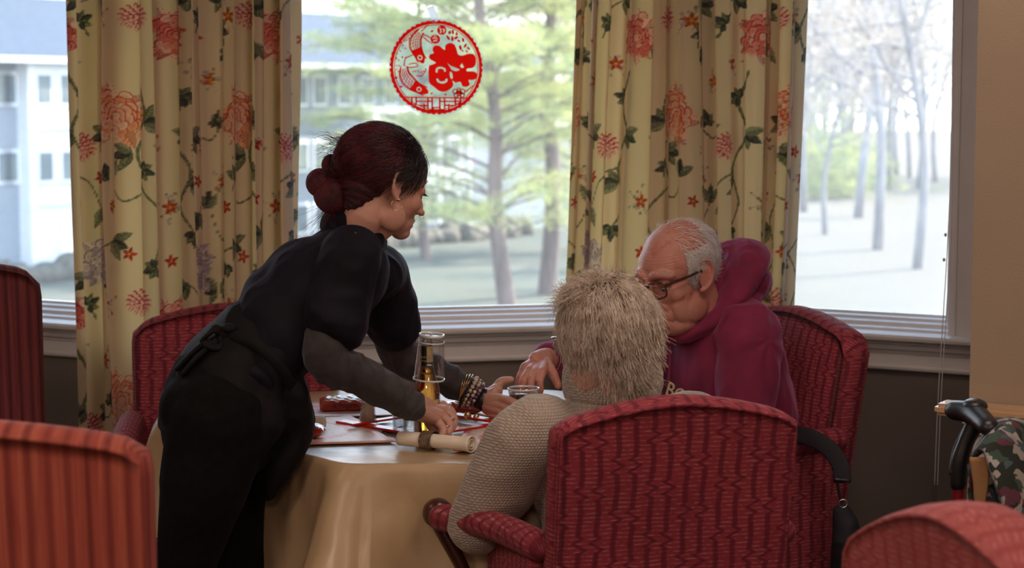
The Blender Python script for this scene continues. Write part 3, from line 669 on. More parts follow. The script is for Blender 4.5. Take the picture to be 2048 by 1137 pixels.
# hedge line at the foot of the building
rs = np.random.default_rng(5)
hp = []
for i in range(60):
    s = -8 + i * .62; c = MFc @ Vector((s, -2.4 + rs.random() * .8, GZ + .2)); hp.append(ell(c, (.7, .7, .45 + .4 * rs.random()), nu=10, nv=7))
hm = MB()
for V, Fc in hp: V = V + .14 * vnoise(V * 3, 3)[:, None]; hm.add(V, Fc)
tag(hm.build('shrubs', 'shrub', smooth=True), 'low dark winter hedge along the foot of the far building', 'hedge', kind='stuff')

def tufts(centres, rad, nb, L, W_, seed):
    """needle sprays: thin triangles round each centre"""
    rg = np.random.default_rng(seed); c = np.repeat(centres, nb, 0) + rg.normal(0, rad, (len(centres) * nb, 3)) * (1, 1, .45)
    d = rg.normal(0, 1, c.shape); d[:, 2] = np.abs(d[:, 2]) * .6; d /= np.linalg.norm(d, axis=1)[:, None]
    s = np.cross(d, rg.normal(0, 1, c.shape)); s /= np.linalg.norm(s, axis=1)[:, None]
    V = np.empty((len(c) * 3, 3)); V[0::3] = c - s * W_; V[1::3] = c + s * W_; V[2::3] = c + d * L * (0.6 + .8 * rg.random((len(c), 1)))
    return V, np.arange(len(c) * 3).reshape(-1, 3)
def tri_mesh(name, V, Fq, m):
    me = bpy.data.meshes.new(name); me.vertices.add(len(V)); me.vertices.foreach_set('co', V.astype(np.float32).ravel())
    me.loops.add(Fq.size); me.loops.foreach_set('vertex_index', Fq.ravel().astype(np.int32)); me.polygons.add(len(Fq))
    me.polygons.foreach_set('loop_start', (np.arange(len(Fq)) * Fq.shape[1]).astype(np.int32)); me.update(calc_edges=True); me.materials.append(MT[m])
    o = bpy.data.objects.new(name, me); COL.objects.link(o); return o
def pine(loc, H, lean, seed, label, r0=.27, z0=2.0, spread=5.5, tuftn=6, density=1.0):
    rg = np.random.default_rng(seed); root = empty('pine_tree', loc, 0, label, 'tree')
    k = 9; tp = [Vector((lean * (i / k) ** 1.3 * H + .12 * math.sin(i * 1.7 + seed), .1 * math.cos(i * 2.1), H * i / k)) for i in range(k + 1)]
    MB().tube(tp, [r0 * (1 - .85 * i / k) for i in range(k + 1)], seg=12).build('trunk', 'brown_bark', root, True)
    tpa = np.array([tuple(p) for p in tp]); cen = []; br = MB(); z = z0
    while z < H * .97:
        c = np.array([np.interp(z, tpa[:, 2], tpa[:, j]) for j in range(3)]); f = (z - z0) / (H - z0)
        for b in range(rg.integers(3, 5)):
            a = rg.random() * 6.28; Ln = spread * (1 - .75 * f) * (.55 + .5 * rg.random()) * (.55 + .45 * min(1, f * 5 + .3)); d = np.array([math.cos(a), math.sin(a), .12 + .25 * f])
            q = [c, c + d * Ln * .5 + (0, 0, .1 * Ln), c + d * Ln + (0, 0, -.02 * Ln)]
            br.tube(q, [.055 * (1 - .6 * f), .035, .012], seg=5, sub=3)
            for t in np.arange(.35, 1.02, .11 / density):
                for _ in range(2): cen.append(c + d * Ln * t + (rg.normal(0, .38), rg.normal(0, .38), .1 * Ln * (1 - abs(2 * t - 1)) + rg.normal(.08, .14)))
        z += .52 / density
    br.build('branch', 'brown_bark', root, True)
    V, Fq = tufts(np.array(cen), .26, int(26 * tuftn / 6), .30, .016, seed); o = tri_mesh('needles', V, Fq, 'needles'); o.parent = root; o['kind'] = 'stuff'
    return root
g1 = gp(1008, 612); pine(g1, 17, -.085, 2, 'yellow green pine with the leaning trunk seen through the middle window', .30, 2.2, 6.4, density=1.15)
g2 = gp(1100, 590); pine(g2, 19, .0, 5, 'straight pine beside the second curtain, right of the leaning pine', .33, 6.0, 4.2)
g3 = gp(850, 520); pine(g3, 17, -.02, 9, 'large pine behind the leaning pine, its crown in front of the grey wall', .22, 4.6, 8.2, tuftn=9, density=1.3)
g4 = gp(1150, 500); pine(g4, 18, .0, 12, 'dense pine far behind the second curtain edge', .25, 2.5, 5.5)

def bare_tree_mesh(seed, H, r0):
    rg = np.random.default_rng(seed); tr = MB(); tw_ = MB()
    def grow(p, d, L, r, lv):
        n = 3; pts = [p]; q = Vector(p)
        for i in range(n): d = (d + Vector(rg.normal(0, .10 if lv == 0 else .22, 3)) + Vector((0, 0, .04))).normalized(); q = q + d * L / n; pts.append(q.copy())
        (tr if lv < 2 else tw_).tube(pts, [r, r * .85, r * .72, r * .55], seg=8 if lv == 0 else (5 if lv < 3 else 3), sub=2 if lv < 2 else 1, flatcap=True)
        if lv >= 4: return
        m = (9, 6, 5, 4)[lv]
        for j in range(m):
            t = (.38 if lv == 0 else .25) + (.6 if lv == 0 else .75) * (j + rg.random()) / m; i = min(int(t * n), n - 1); b = pts[i].lerp(pts[i + 1], t * n - i)
            ax = Vector(rg.normal(0, 1, 3)).normalized(); nd = (d * (.55 if lv == 0 else .8) + (ax - ax.dot(d) * d).normalized() * (.85 if lv == 0 else .75)).normalized()
            grow(b, nd, L * (.42 if lv == 0 else .55) * (1.15 - .5 * t), r * (.38 if lv == 0 else .5), lv + 1)
    grow(Vector((0, 0, 0)), Vector((0, 0, 1)), H, r0, 0); return tr, tw_
protos = []
for sd in (1, 2, 3):
    t, w = bare_tree_mesh(sd, 15, .24); protos.append((t, w))
def bare(i, loc, rz, sc, label, group=None, cache={}):
    r = empty('bare_tree', loc, rz, label, 'tree', group); r.scale = (sc, sc, sc)
    if i not in cache:
        a = protos[i][0].build('trunk', 'grey_bark', r, True); b = protos[i][1].build('twigs', 'twigs', r, True, kind='stuff'); cache[i] = (a, b)
    else:
        for s in cache[i]: c = s.copy(); COL.objects.link(c); c.parent = r
bare(0, gp(1755, 500), 0, 1.0, 'bare tree with a thick trunk in the middle of the right window')
bare(1, gp(1834, 538), 1.2, .82, 'slender bare tree nearest the right window frame')
bare(2, gp(1716, 436), 2.0, 1.15, 'pale bare tree left of the thick trunk in the right window')
bare(0, gp(1607, 424), 3.1, 1.0, 'dark bare trunk right beside the edge of the second curtain')
bare(1, gp(1650, 470), 3.1, .6, 'small forked bare tree behind the second curtain edge in the right window')
rr = np.random.default_rng(8)
for k in range(26):
    px = 1500 + 600 * rr.random(); py = 352 + 42 * rr.random() ** 1.5; bare(k % 3, gp(px, py), rr.random() * 6, .8 + .5 * rr.random(), 'bare winter tree in the pale woods far beyond the right window', 'bare trees of the far woods')
for k, (px, py) in enumerate(((640, 420), (700, 405), (1050, 430), (1120, 440), (960, 420))):
    bare(k % 3, gp(px, py) + Vector((0, 22, 0)), k, .9, 'bare tree rising behind the far building', 'bare trees behind the building')
# low evergreens at the far lawn edge, right window
for k, (px, py, s) in enumerate(((1640, 395, 1.3), (1600, 400, 1.6), (1690, 380, 1.1))):
    g = gp(px, py); rg = np.random.default_rng(k + 40); ce = np.array([(rg.normal(0, 1.6) * s, rg.normal(0, 1.2), abs(rg.normal(0, 2.0)) * s) for _ in range(260)])
    r = empty('evergreen_bush', g, 0, ('broad green bush at the far lawn edge by the second curtain', 'tall green bush half behind the second curtain edge', 'small green bush left of the pale bare tree')[k], 'bush')
    V, Fq = tufts(ce, .3, 18, .5, .04, k); o = tri_mesh('foliage', V, Fq, 'needles'); o.parent = r; o['kind'] = 'stuff'

# ------------------------------------------------------------------ chairs
def grid_slab(fn, thick, nu, nv, edge=.022, seg=4):
    """upholstered panel: fn(u,v)->(x,z, yoff) front plane; both faces plus a rounded edge"""
    V = []; U = []; Fc = []
    def put(u, v, sgn, inset):
        x, z, y, t = fn(u, v); V.append((x, y + sgn * t * .5, z)); U.append((x, z))
    for sgn in (1, -1):
        b = len(V)
        for j in range(nv + 1):
            for i in range(nu + 1): put(-1 + 2 * i / nu, j / nv, sgn, 0)
        for j in range(nv):
            for i in range(nu):
                q = (b + j * (nu + 1) + i, b + j * (nu + 1) + i + 1, b + (j + 1) * (nu + 1) + i + 1, b + (j + 1) * (nu + 1) + i); Fc.append(q if sgn < 0 else q[::-1])
    n1 = (nu + 1) * (nv + 1)
    loop = [j * (nu + 1) for j in range(nv + 1)] + [nv * (nu + 1) + i for i in range(1, nu + 1)] + [j * (nu + 1) + nu for j in range(nv - 1, -1, -1)] + [i for i in range(nu - 1, 0, -1)]
    return V, U, Fc, loop, n1
def back_panel(w, h, z0, rake, thick, crest, flare=.03, corner=.05, nu=26, nv=30):
    """closed rounded slab; returns V,F,U and the seam loop on the outer face"""
    def fn(u, v):
        hw = w / 2 * (1 - flare * (1 - v)); x = hw * u
        top = z0 + h - crest * (abs(u) ** 1.7) ; 
        cz = corner * max(0, (abs(u) - .86) / .14) ** 2.2
        z = z0 + (top - cz - z0) * v
        y = -(z - z0) * rake - .03 * (1 - u * u) * 0
        return x, z, y
    V = []; U = []; Fc = []; rings = []
    K = 5
    per = [(-1, j / nv) for j in range(nv + 1)] + [(-1 + 2 * i / nu, 1) for i in range(1, nu + 1)] + [(1, 1 - j / nv) for j in range(1, nv + 1)] + [(1 - 2 * i / nu, 0) for i in range(1, nu)]
    for sgn in (1, -1):
        b = len(V)
        for j in range(nv + 1):
            for i in range(nu + 1):
                u = -1 + 2 * i / nu; v = j / nv; x, z, y = fn(u, v); e = min(1 - abs(u), (1 - v) * 1.2) if True else 1
                bulge = (.012 if sgn > 0 else .004) * (1 - min(1, max(0, 1 - e * 3)) ** 2)
                V.append((x, y + sgn * (thick / 2 + bulge), z)); U.append((x, z))
        for j in range(nv):
            for i in range(nu):
                q = (b + j * (nu + 1) + i, b + j * (nu + 1) + i + 1, b + (j + 1) * (nu + 1) + i + 1, b + (j + 1) * (nu + 1) + i); Fc.append(q if sgn < 0 else q[::-1])
        rings.append([b + (round(v * nv)) * (nu + 1) + round((u + 1) / 2 * nu) for u, v in per])
    # rounded border strip
    prev = rings[0]
    for k in range(1, K):
        a = pi * k / K; cur = []
        for (u, v), fi in zip(per, rings[0]):
            x, z, y = fn(u, v); nx, nz = (u if abs(u) > .999 else 0), (1 if v > .999 else 0)
            if v < .001: nx, nz = nx, 0
            l = math.hypot(nx, nz) or 1; r = .014 * math.sin(a)
            s = x + nx / l * r, z + nz / l * r
            cur.append(len(V)); V.append((s[0], y + thick / 2 * math.cos(a), s[1]))
            U.append((x + nx * (thick * k / K), z + nz * (thick * k / K)))
        n = len(cur)
        for i in range(n): j = (i + 1) % n; Fc.append((prev[i], prev[j], cur[j], cur[i]))
        prev = cur
    n = len(prev)
    for i in range(n): j = (i + 1) % n; Fc.append((prev[i], prev[j], rings[1][j], rings[1][i]))
    seam = [Vector(V[i]) for i in rings[1]]; seamf = [Vector(V[i]) for i in rings[0]]
    return V, Fc, U, seam, seamf
def uvbox(M_, a, b, r=.02):
    """rounded upholstered block with box-mapped uvs"""
    bm = bmesh.new(); bmesh.ops.create_cube(bm, size=1.0)
    for v in bm.verts: v.co = Vector([(a[i] + b[i]) / 2 + v.co[i] * (b[i] - a[i]) for i in range(3)])
    bmesh.ops.bevel(bm, geom=bm.edges[:], offset=r, segments=4, profile=.5, affect='EDGES', clamp_overlap=True)
    bm.normal_update(); V = []; U = []; Fc = []
    for f in bm.faces:
        b0 = len(V); n = f.normal
        for v in f.verts:
            V.append(tuple(v.co)); c = v.co; U.append((c.y, c.z) if abs(n.x) > max(abs(n.y), abs(n.z)) else ((c.x, c.z) if abs(n.y) > abs(n.z) else (c.x, c.y)))
        Fc.append(tuple(range(b0, b0 + len(f.verts))))
    bm.free(); return V, Fc, U
def arm_roll(sx, yb, yf, z, xo, w=.034, out=.0):
    pts = [Vector((sx * xo, yb, z + .015)), Vector((sx * (xo + out * .4), (yb + yf) / 2, z + .012)), Vector((sx * (xo + out), yf, z - .01))]
    V, Fc = tube(pts, [(w, w * .85)] * 3, side=(1, 0, 0), nseg=20, sub=8); V = np.array(V)
    ang = np.arctan2(V[:, 2] - z, V[:, 0] - sx * xo); U = np.stack([V[:, 1], ang * w], 1); return V, Fc, U
CH = {}
def make_chair(loc, face, fab, label, group=None, w=.53, htop=.97, crest=.04, corner=.02, wood_front=False, out=.0, arms=True, thick=.075, rake=.16, key=None):
    rz = math.atan2(face[1], face[0]) - pi / 2
    root = empty('dining_chair', (loc[0], loc[1], 0), rz, label, 'chair', group)
    V, Fc, U, seam, seamf = back_panel(w, htop - .36, .36, rake, thick, crest, corner=corner)
    V = [(x, y - .215, z) for x, y, z in V]
    bk = mesh_np('backrest', V, Fc, fab, root, True, U)
    es = bk.modifiers.new('w', 'WEIGHTED_NORMAL') if False else None
    pz = [s + Vector((0, -.215, 0)) for s in seam]
    k = next(i for i, p in enumerate(pz) if p.z <= .37 and i > 40) if True else 0
    path = pz[:k]
    MB().tube(path, .0038, seg=6, sub=1).build('piping', fab, bk, True)
    V, Fc, U = uvbox(None, (-w / 2 + .02, -.20, .36), (w / 2 - .02, .27, .475), .035); mesh_np('seat', V, Fc, fab, root, True, U)
    m = MB().box((-w / 2 + .02, -.20, .30), (w / 2 - .02, .25, .36)); m.build('seat_rail', 'dark_wood', root, bevel=.006)
    if arms:
        for sx in (-1, 1):
            a = arm_roll(sx, -.235, .16, .665, w / 2 + .012, out=out); o = mesh_np('armrest', a[0], a[1], fab, root, True, a[2])
            V, Fc, U = uvbox(None, (min(sx * (w / 2 - .02), sx * (w / 2 + .03)), -.22, .34), (max(sx * (w / 2 - .02), sx * (w / 2 + .03)), .13, .66), .018); mesh_np('side_panel', V, Fc, fab, o, True, U)
            if wood_front:
                kx = sx * (w / 2 + .012 + out)
                MB().add(*ell((kx, .222, .652), (.033, .030, .032))).tube([(kx, .19, .63), (kx - sx * out * .6, .17, .5), (kx - sx * out, .19, .36)], [.018, .014, .018], seg=12).build('arm_post', 'dark_wood', o, True)
    for sx in (-1, 1):
        MB().tube([(sx * (w / 2 - .05), .22, .34), (sx * (w / 2 - .05), .225, .2), (sx * (w / 2 - .05), .22, 0.0)], [.024, .019, .014], seg=10, flatcap=True).build('leg', 'dark_wood', root, True)
        MB().tube([(sx * (w / 2 - .04), -.19, .38), (sx * (w / 2 - .04), -.22, .2), (sx * (w / 2 - .03), -.30, 0.0)], [.026, .021, .016], seg=10, flatcap=True).build('leg', 'dark_wood', root, True)
    return root
def seatpos(bx, by, f, back=.30):   # chair centre from the top-middle of its backrest
    v = Vector(f).normalized(); return (bx + v.x * back, by + v.y * back), (v.x, v.y)
G = 'red upholstered dining armchairs'
# the woman's chair (back to us)
pos, fc = seatpos(.305, 3.50, (-.25, .97), .305)
make_chair(pos, fc, 'zig', 'red zigzag armchair seen from behind, the white-haired woman sits in it', G, w=.458, htop=.958, crest=.042, corner=.010, wood_front=True, out=.10)
# the man's chair, turned towards the table
pos, fc = seatpos(.745, 4.93, (-.90, -.43), .305)
man_chair = make_chair(pos, fc, 'zig', 'red zigzag armchair holding the bald man, black strap over its arm', G, w=.55, htop=.968, crest=.05, corner=.03, out=.02)
# the empty chair behind the waitress
pos, fc = seatpos(-.735, 5.00, (.12, -1), .305)
make_chair(pos, fc, 'zig', 'empty red zigzag armchair between the table and the left curtain', G, w=.52, htop=.97, crest=.05, corner=.02)
# the striped pair at the left
pos, fc = seatpos(-.815, 2.60, (-.06, 1), .305)
make_chair(pos, fc, 'stripe', 'rust striped chair back, large, cut by the lower left picture corner', G, w=.60, htop=1.070, crest=.034, corner=.014, thick=.085, arms=False)
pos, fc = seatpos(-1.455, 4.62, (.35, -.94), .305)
make_chair(pos, fc, 'stripe_shade', 'striped chair, fabric darkened for shade, beside the left window sill', G, w=.56, htop=1.12, crest=.04, corner=.03)
# pink chair top close to the camera
pos, fc = seatpos(.62, 2.42, (.93, .38), .29)
make_chair(pos, fc, 'zigpink', 'blurred pink chair top in front of the walker', G, w=.50, htop=.985, crest=.10, corner=.06, arms=False, thick=.12)

# ------------------------------------------------------------------ table with its gold cloth
TZ = .752
poly = [(-.36, 3.95), (-.87, 4.56), (-.84, 4.82), (-.45, 4.98), (.12, 4.98), (.36, 4.72), (.36, 4.20), (.16, 3.95)]
PC = Vector((sum(p[0] for p in poly) / 8, sum(p[1] for p in poly) / 8))
tb = empty('dining_table', (PC.x, PC.y, 0), label='dining table under the gold cloth, the waitress leans over it', cat='table')
def ring_pts(poly, n, rnd=.05):
    """rounded polygon outline resampled to n points"""
    out = []
    k = len(poly)
    for i in range(k):
        p = Vector(poly[i]); a = (Vector(poly[i - 1]) - p); b = (Vector(poly[(i + 1) % k]) - p); r = min(rnd, a.length * .4, b.length * .4)
        q0 = p + a.normalized() * r; q1 = p + b.normalized() * r
        for t in (0, .25, .5, .75, 1): out.append(q0 * (1 - t) ** 2 + p * 2 * t * (1 - t) + q1 * t * t)
    out.append(out[0]); d = np.array([0] + [(out[i + 1] - out[i]).length for i in range(len(out) - 1)]).cumsum(); A = np.array([tuple(p) for p in out])
    s = np.linspace(0, d[-1], n, endpoint=False); return np.stack([np.interp(s, d, A[:, 0]), np.interp(s, d, A[:, 1])], 1), d[-1]
out2, per = ring_pts(poly, 60, .04)
V = [(x - PC.x, y - PC.y, z) for z in (TZ - .035, TZ - .004) for x, y in (out2 - np.array(PC)) * .985 + np.array(PC)]
n = 60; Fc = [(i, (i + 1) % n, n + (i + 1) % n, n + i) for i in range(n)] + [tuple(range(n))[::-1], tuple(range(n, 2 * n))]
MB().add(V, Fc).build('tabletop', 'dark_wood', tb)
MB().add(*lathe([(.30, 0), (.30, .03), (.09, .06), (.05, .12), (.045, .6), (.12, .70), (.0, .715)], 28)).build('pedestal', 'dark_wood', tb, True)
# cloth: top sheet plus drape; corner folds fall from the N, W and near-right corners
NP = 480; ring, per = ring_pts(poly, NP, .05); cen = np.array(PC)
Vc = []; Uc = []; Fcc = []
nrm = ring - cen; nrm /= np.linalg.norm(nrm, axis=1)[:, None]
tg = np.roll(ring, -1, 0) - np.roll(ring, 1, 0); nr2 = np.stack([tg[:, 1], -tg[:, 0]], 1); nr2 /= np.linalg.norm(nr2, axis=1)[:, None]; nr2 *= np.sign((nr2 * nrm).sum(1))[:, None]
corners = [(-.36, 3.95, .085, .080, .42), (-.87, 4.56, .10, .05, .30), (.16, 3.95, .09, .05, .30), (-.45, 4.98, .08, .05, .3), (.36, 4.6, .09, .05, .3)]
rows = [0.0, .25, .5, .7, .85, .94, .98, 1.0]
for f in rows:
    q = cen + (ring - cen) * f
    z = TZ + .0015 * vnoise(np.c_[q * 14, np.zeros(len(q))], 4) * (f < .99)
    for i in range(NP): Vc.append((q[i, 0], q[i, 1], z[i])); Uc.append((q[i, 0], q[i, 1]))
drop = [(.006, -.003), (.011, -.010), (.013, -.022), (.015, -.045), (.018, -.08)] + [(.020 + .10 * t, -.08 - .47 * t) for t in np.linspace(.06, 1, 16)]
for (o_, dz) in drop:
    t = min(1, max(0, (-dz - .01) / .5)); push = np.full(NP, o_ * .55); extra = np.zeros(NP)
    for (cx, cy, wd, am, ex) in corners:
        d = np.hypot(ring[:, 0] - cx, ring[:, 1] - cy); g = np.exp(-(d / (wd * (.45 + .75 * t))) ** 2); push += am * 2.0 * g * min(1, t * 1.5 + (.05 if t > 0 else 0)); extra += ex * g
        push -= .035 * np.exp(-((d - wd * 1.6) / (wd * .6)) ** 2) * t
    s = np.arange(NP) / NP * per
    push += .010 * t * np.sin(s * 17 + 2 * t) + .006 * t * np.sin(s * 41)
    push += .012 * min(1, t * 4) * vnoise(np.c_[s * 9, np.full(NP, dz * 6), np.zeros(NP)], 9) + .004 * min(1, t * 9) * ridge(np.c_[s * 20, np.full(NP, dz * 22), np.zeros(NP)], 2)
    q = ring + nr2 * push[:, None]; z = TZ + dz * (1 + extra * .45)
    for i in range(NP): Vc.append((q[i, 0], q[i, 1], z[i])); Uc.append((s[i], z[i]))
R0 = len(rows) + len(drop)
for r in range(R0 - 1):
    for i in range(NP): j = (i + 1) % NP; Fcc.append((r * NP + i, r * NP + j, (r + 1) * NP + j, (r + 1) * NP + i))
cl = mesh_np('tablecloth', Vc, Fcc, 'cloth', None, True, Uc); tag(cl, 'gold vinyl tablecloth draped over the dining table', 'tablecloth')
md = cl.modifiers.new('t', 'SOLIDIFY'); md.thickness = .0012; md.offset = -1

# ------------------------------------------------------------------ things on the table
def tp(px, py, z=TZ + .004):
    d = P(px, py, 1.0) - Vector((0, 0, HC)); k = (z - HC) / d.z; return Vector((d.x * k, d.y * k, z))
def sheet(name, quad, m, label, cat, group=None, z=TZ + .004, nu=16, nv=12, amp=.0012, seed=0):
    q = [tp(*p, z) for p in quad]; V = []; U = []
    for j in range(nv + 1):
        for i in range(nu + 1):
            u, v = i / nu, j / nv; p = (q[0] * (1 - u) + q[1] * u) * (1 - v) + (q[3] * (1 - u) + q[2] * u) * v
            V.append((p.x, p.y, p.z + amp * (1 + math.sin(u * 5 + seed) * math.sin(v * 6 + 1)))); U.append((u, v))
    Fc = [(j * (nu + 1) + i, j * (nu + 1) + i + 1, (j + 1) * (nu + 1) + i + 1, (j + 1) * (nu + 1) + i) for j in range(nv) for i in range(nu)]
    o = mesh_np(name, V, Fc, m, None, True, U); s = o.modifiers.new('t', 'SOLIDIFY'); s.thickness = .0006; s.offset = 1; return tag(o, label, cat, group)
GP = 'printed paper placemats'
sheet('placemat', [(500, 897), (792, 885), (700, 832), (470, 838)], 'placemat', 'red printed placemat at the near left table side under the rolled napkin', 'placemat', GP)
sheet('placemat', [(540, 838), (800, 832), (790, 806), (560, 808)], 'placemat', 'red printed placemat under the packet nearest the empty chair', 'placemat', GP, seed=1)
sheet('placemat', [(905, 907), (1120, 888), (1120, 850), (935, 852)], 'placemat', 'red printed placemat in front of the white-haired woman', 'placemat', GP, seed=2)
sheet('placemat', [(860, 828), (1040, 838), (1080, 812), (900, 806)], 'placemat', 'red printed placemat behind the bracelets, at the man', 'placemat', GP, seed=3)
def strip(pts, w, h, m, label, cat, z=TZ + .006, group=None):
    q = [tp(a, b, z) for a, b in pts]; V = []; d = (q[1] - q[0]).normalized(); s = Vector((-d.y, d.x, 0)) * w / 2
    mb = MB()
    for i in range(len(q) - 1):
        a, b = q[i], q[i + 1]; u = Vector((0, 0, h))
        mb.add([a - s, b - s, b + s, a + s, a - s + u, b - s + u, b + s + u * 1.0, a + s + u], [(0, 3, 2, 1), (4, 5, 6, 7), (0, 1, 5, 4), (1, 2, 6, 5), (2, 3, 7, 6), (3, 0, 4, 7)])
    return tag(mb.build('red_envelope', m, bevel=.0012), label, cat, group)
GE = 'red paper chopstick sleeves'
strip([(680, 846), (890, 879)], .030, .006, 'red_card', 'red sleeve running from the pale shaker to the near napkin', 'sleeve', group=GE)
strip([(700, 852), (812, 835)], .022, .005, 'red_card', 'short red sleeve crossing behind the pale shaker', 'sleeve', group=GE, z=TZ + .013)
strip([(880, 868), (1022, 846)], .022, .005, 'red_card', 'red sleeve between the near hand and the sweater elbow', 'sleeve', group=GE)
strip([(908, 832), (1025, 851)], .030, .006, 'red_card', 'red sleeve below the bracelets, touching the next one', 'sleeve', group=GE, z=TZ + .013)
def pillow(name, quadc, ang, L, Wd, H, m, label, cat, group=None, seed=0, z=TZ + .006, tilt=0.0):
    c = tp(*quadc, z); V = []; U = []; Fc = []; nu, nv = 28, 16
    for sg in (1, -1):
        b = len(V)
        for j in range(nv + 1):
            for i in range(nu + 1):
                u, v = i / nu * 2 - 1, j / nv * 2 - 1; e = (1 - abs(u) ** 3.5) * (1 - abs(v) ** 3)
                h = H / 2 * max(0, e) ** .6; w_ = 1 - .10 * (1 - abs(u)) ** 1 * 0 + .06 * abs(u) ** 3
                cr = .0022 * math.sin(u * 13 + v * 5 + seed) * math.sin(v * 9 + seed * 2) * e + .002 * math.sin(v * 22) * abs(u) ** 4
                V.append((u * L / 2, v * Wd / 2 * w_, H / 2 + sg * h + cr)); U.append((i / nu, j / nv))
        for j in range(nv):
            for i in range(nu): q = (b + j * (nu + 1) + i, b + j * (nu + 1) + i + 1, b + (j + 1) * (nu + 1) + i + 1, b + (j + 1) * (nu + 1) + i); Fc.append(q if sg > 0 else q[::-1])
    M_ = Matrix.Translation(c) @ Matrix.Rotation(ang, 4, 'Z') @ Matrix.Rotation(tilt, 4, 'X')
    V = [tuple(M_ @ Vector(v)) for v in V]; return tag(mesh_np(name, V, Fc, m, None, True, U), label, cat, group)
GS = 'red snack packets'
sn = pillow('snack_packet', (688, 819), .12, .12, .07, .030, 'packet', 'red and white snack packet with lettering at the far left place', 'packet', GS, 1, tilt=.25)
pillow('snack_packet', (602, 876), -.10, .105, .06, .034, 'packet_plain', 'plain red snack packet in front of the left rolled napkin', 'packet', GS, 2)
pillow('snack_packet', (925, 826), -.3, .11, .06, .028, 'packet_plain', 'crumpled red snack packet behind the bracelets', 'packet', GS, 3)
def text(name, body, size, M_, m, parent, ext=.0004):
    c = bpy.data.curves.new(name, 'FONT'); c.body = body; c.size = size; c.extrude = ext; c.align_x = 'CENTER'; c.align_y = 'CENTER'
    t = bpy.data.objects.new(name, c); COL.objects.link(t); dg = bpy.context.evaluated_depsgraph_get(); me = bpy.data.meshes.new_from_object(t.evaluated_get(dg)); bpy.data.objects.remove(t)
    o = bpy.data.objects.new(name, me); COL.objects.link(o); me.materials.clear(); me.materials.append(MT[m]); me.transform(M_); o.parent = parent; return o
text('lettering', 'ichum', .026, Matrix.Translation(tp(690, 812, TZ + .036)) @ Matrix.Rotation(.12, 4, 'Z') @ Matrix.Rotation(.95, 4, 'X') @ Matrix.Scale(1, 4), 'dark', sn)
def napkin(c0, c1, r, label, seed, band=None, z=TZ + .005):
    a, b = tp(*c0, z), tp(*c1, z); d = (b - a); Ln = d.length; d.normalize(); s = Vector((-d.y, d.x, 0)); up = Vector((0, 0, 1))
    root = empty('rolled_napkin', a, 0, label, 'napkin', 'rolled white napkins')
    V = []; Fc = []; nt, nl = 64, 24
    for i in range(nt + 1):
        t = i / nt; ang = -t * 4.6 * pi; rr = r * (1 - .70 * t) * (1 + (.12 if t < .06 else 0))
        for j in range(nl + 1):
            l = j / nl; w = 1 + .03 * math.sin(l * 7 + seed); fl = 1 + .16 * max(0, (l - .85) / .15) ** 2
            x = a + d * Ln * l + s * (math.cos(ang) * rr * w * fl * 1.12) + up * (r * .95 + math.sin(ang) * rr * w * .92 * fl); V.append(tuple(x - a))
    for i in range(nt):
        for j in range(nl): Fc.append((i * (nl + 1) + j, i * (nl + 1) + j + 1, (i + 1) * (nl + 1) + j + 1, (i + 1) * (nl + 1) + j))
    o = mesh_np('napkin_roll', V, Fc, 'napkin', root, True); md = o.modifiers.new('t', 'SOLIDIFY'); md.thickness = .0022
    if band is not None:
        V, Fc = tube([d * Ln * band - s * 0 + up * r * .95, d * Ln * (band + .16) + up * r * .95], [(r * 1.20, r * 1.0)] * 2, side=s, nseg=28, sub=4, caps=False); mesh_np('napkin_band', V, Fc, 'band', root, True)
    return root
MT['band'] = mat('brown_patterned_band', (0.035, 0.022, 0.016), 0.5, var=.3, vs=90, col2=(0.24, 0.17, 0.11))
napkin((800, 893), (944, 906), .0205, 'rolled white napkin with a brown band under the near hand', 0, .33)
napkin((575, 861), (650, 861), .019, 'rolled white napkin beside the red packet at the waitress hip', 2)
# shakers
def shaker(px, py, label, sc=1.0):
    c = tp(px, py, TZ + .004); r = empty('shaker', c, 0, label, 'shaker', 'glass shakers')
    MB().add(*lathe([(0, 0), (.0235 * sc, 0), (.0245 * sc, .004), (.0225 * sc, .010), (.018 * sc, .030), (.0155 * sc, .060), (.0165 * sc, .066), (.0155 * sc, .07), (.013 * sc, .069), (.0135 * sc, .060), (.0155 * sc, .03), (.019 * sc, .012), (0, .012)], 10)).build('glass_body', 'glass', r, False)
    MB().add(*lathe([(0, .0125), (.0180 * sc, .0125), (.0150 * sc, .03), (.0130 * sc, .056), (0, .058)], 20)).build('filling', 'salt', r, True)
    MB().add(*lathe([(.0165 * sc, .064), (.0185 * sc, .066), (.0185 * sc, .078), (.013 * sc, .088), (.004, .091), (0, .091)], 20)).build('cap', 'silver', r, True)
shaker(736, 853, 'glass shaker with pale filling left of the near sleeve')
def tumbler(c, r0, r1, h, label, cat='glass', name='tumbler'):
    r = empty(name, c, 0, label, cat); MB().add(*lathe([(0, 0), (r0, 0), (r1, h), (r1 - .0015, h), (r0 - .0022, .006), (0, .006)], 28)).build('glass_wall', 'glass', r, True); return r
MT['rim_glint'] = mat('pale_rim_glint', (0.72, 0.76, 0.82), 0.15, var=0.02, coat=1.0)  # glint of the clear rims put into an opaque pale colour
tumbler(tp(800, 860), .016, .020, .055, 'small clear glass pot beside the shaker under the near sleeve')
c = tp(822, 858); tumbler(c, .018, .018, .05, 'second clear glass pot, against the cider bottle')
c = tp(778, 857, TZ + .004); r = empty('saucer', c, 0, 'small dark flat dish between the shaker and the near sleeve', 'dish'); MB().add(*lathe([(0, 0), (.02, 0), (.034, .005), (.033, .007), (.018, .003), (0, .003)], 28)).build('dish', 'bead_dark', r, True)
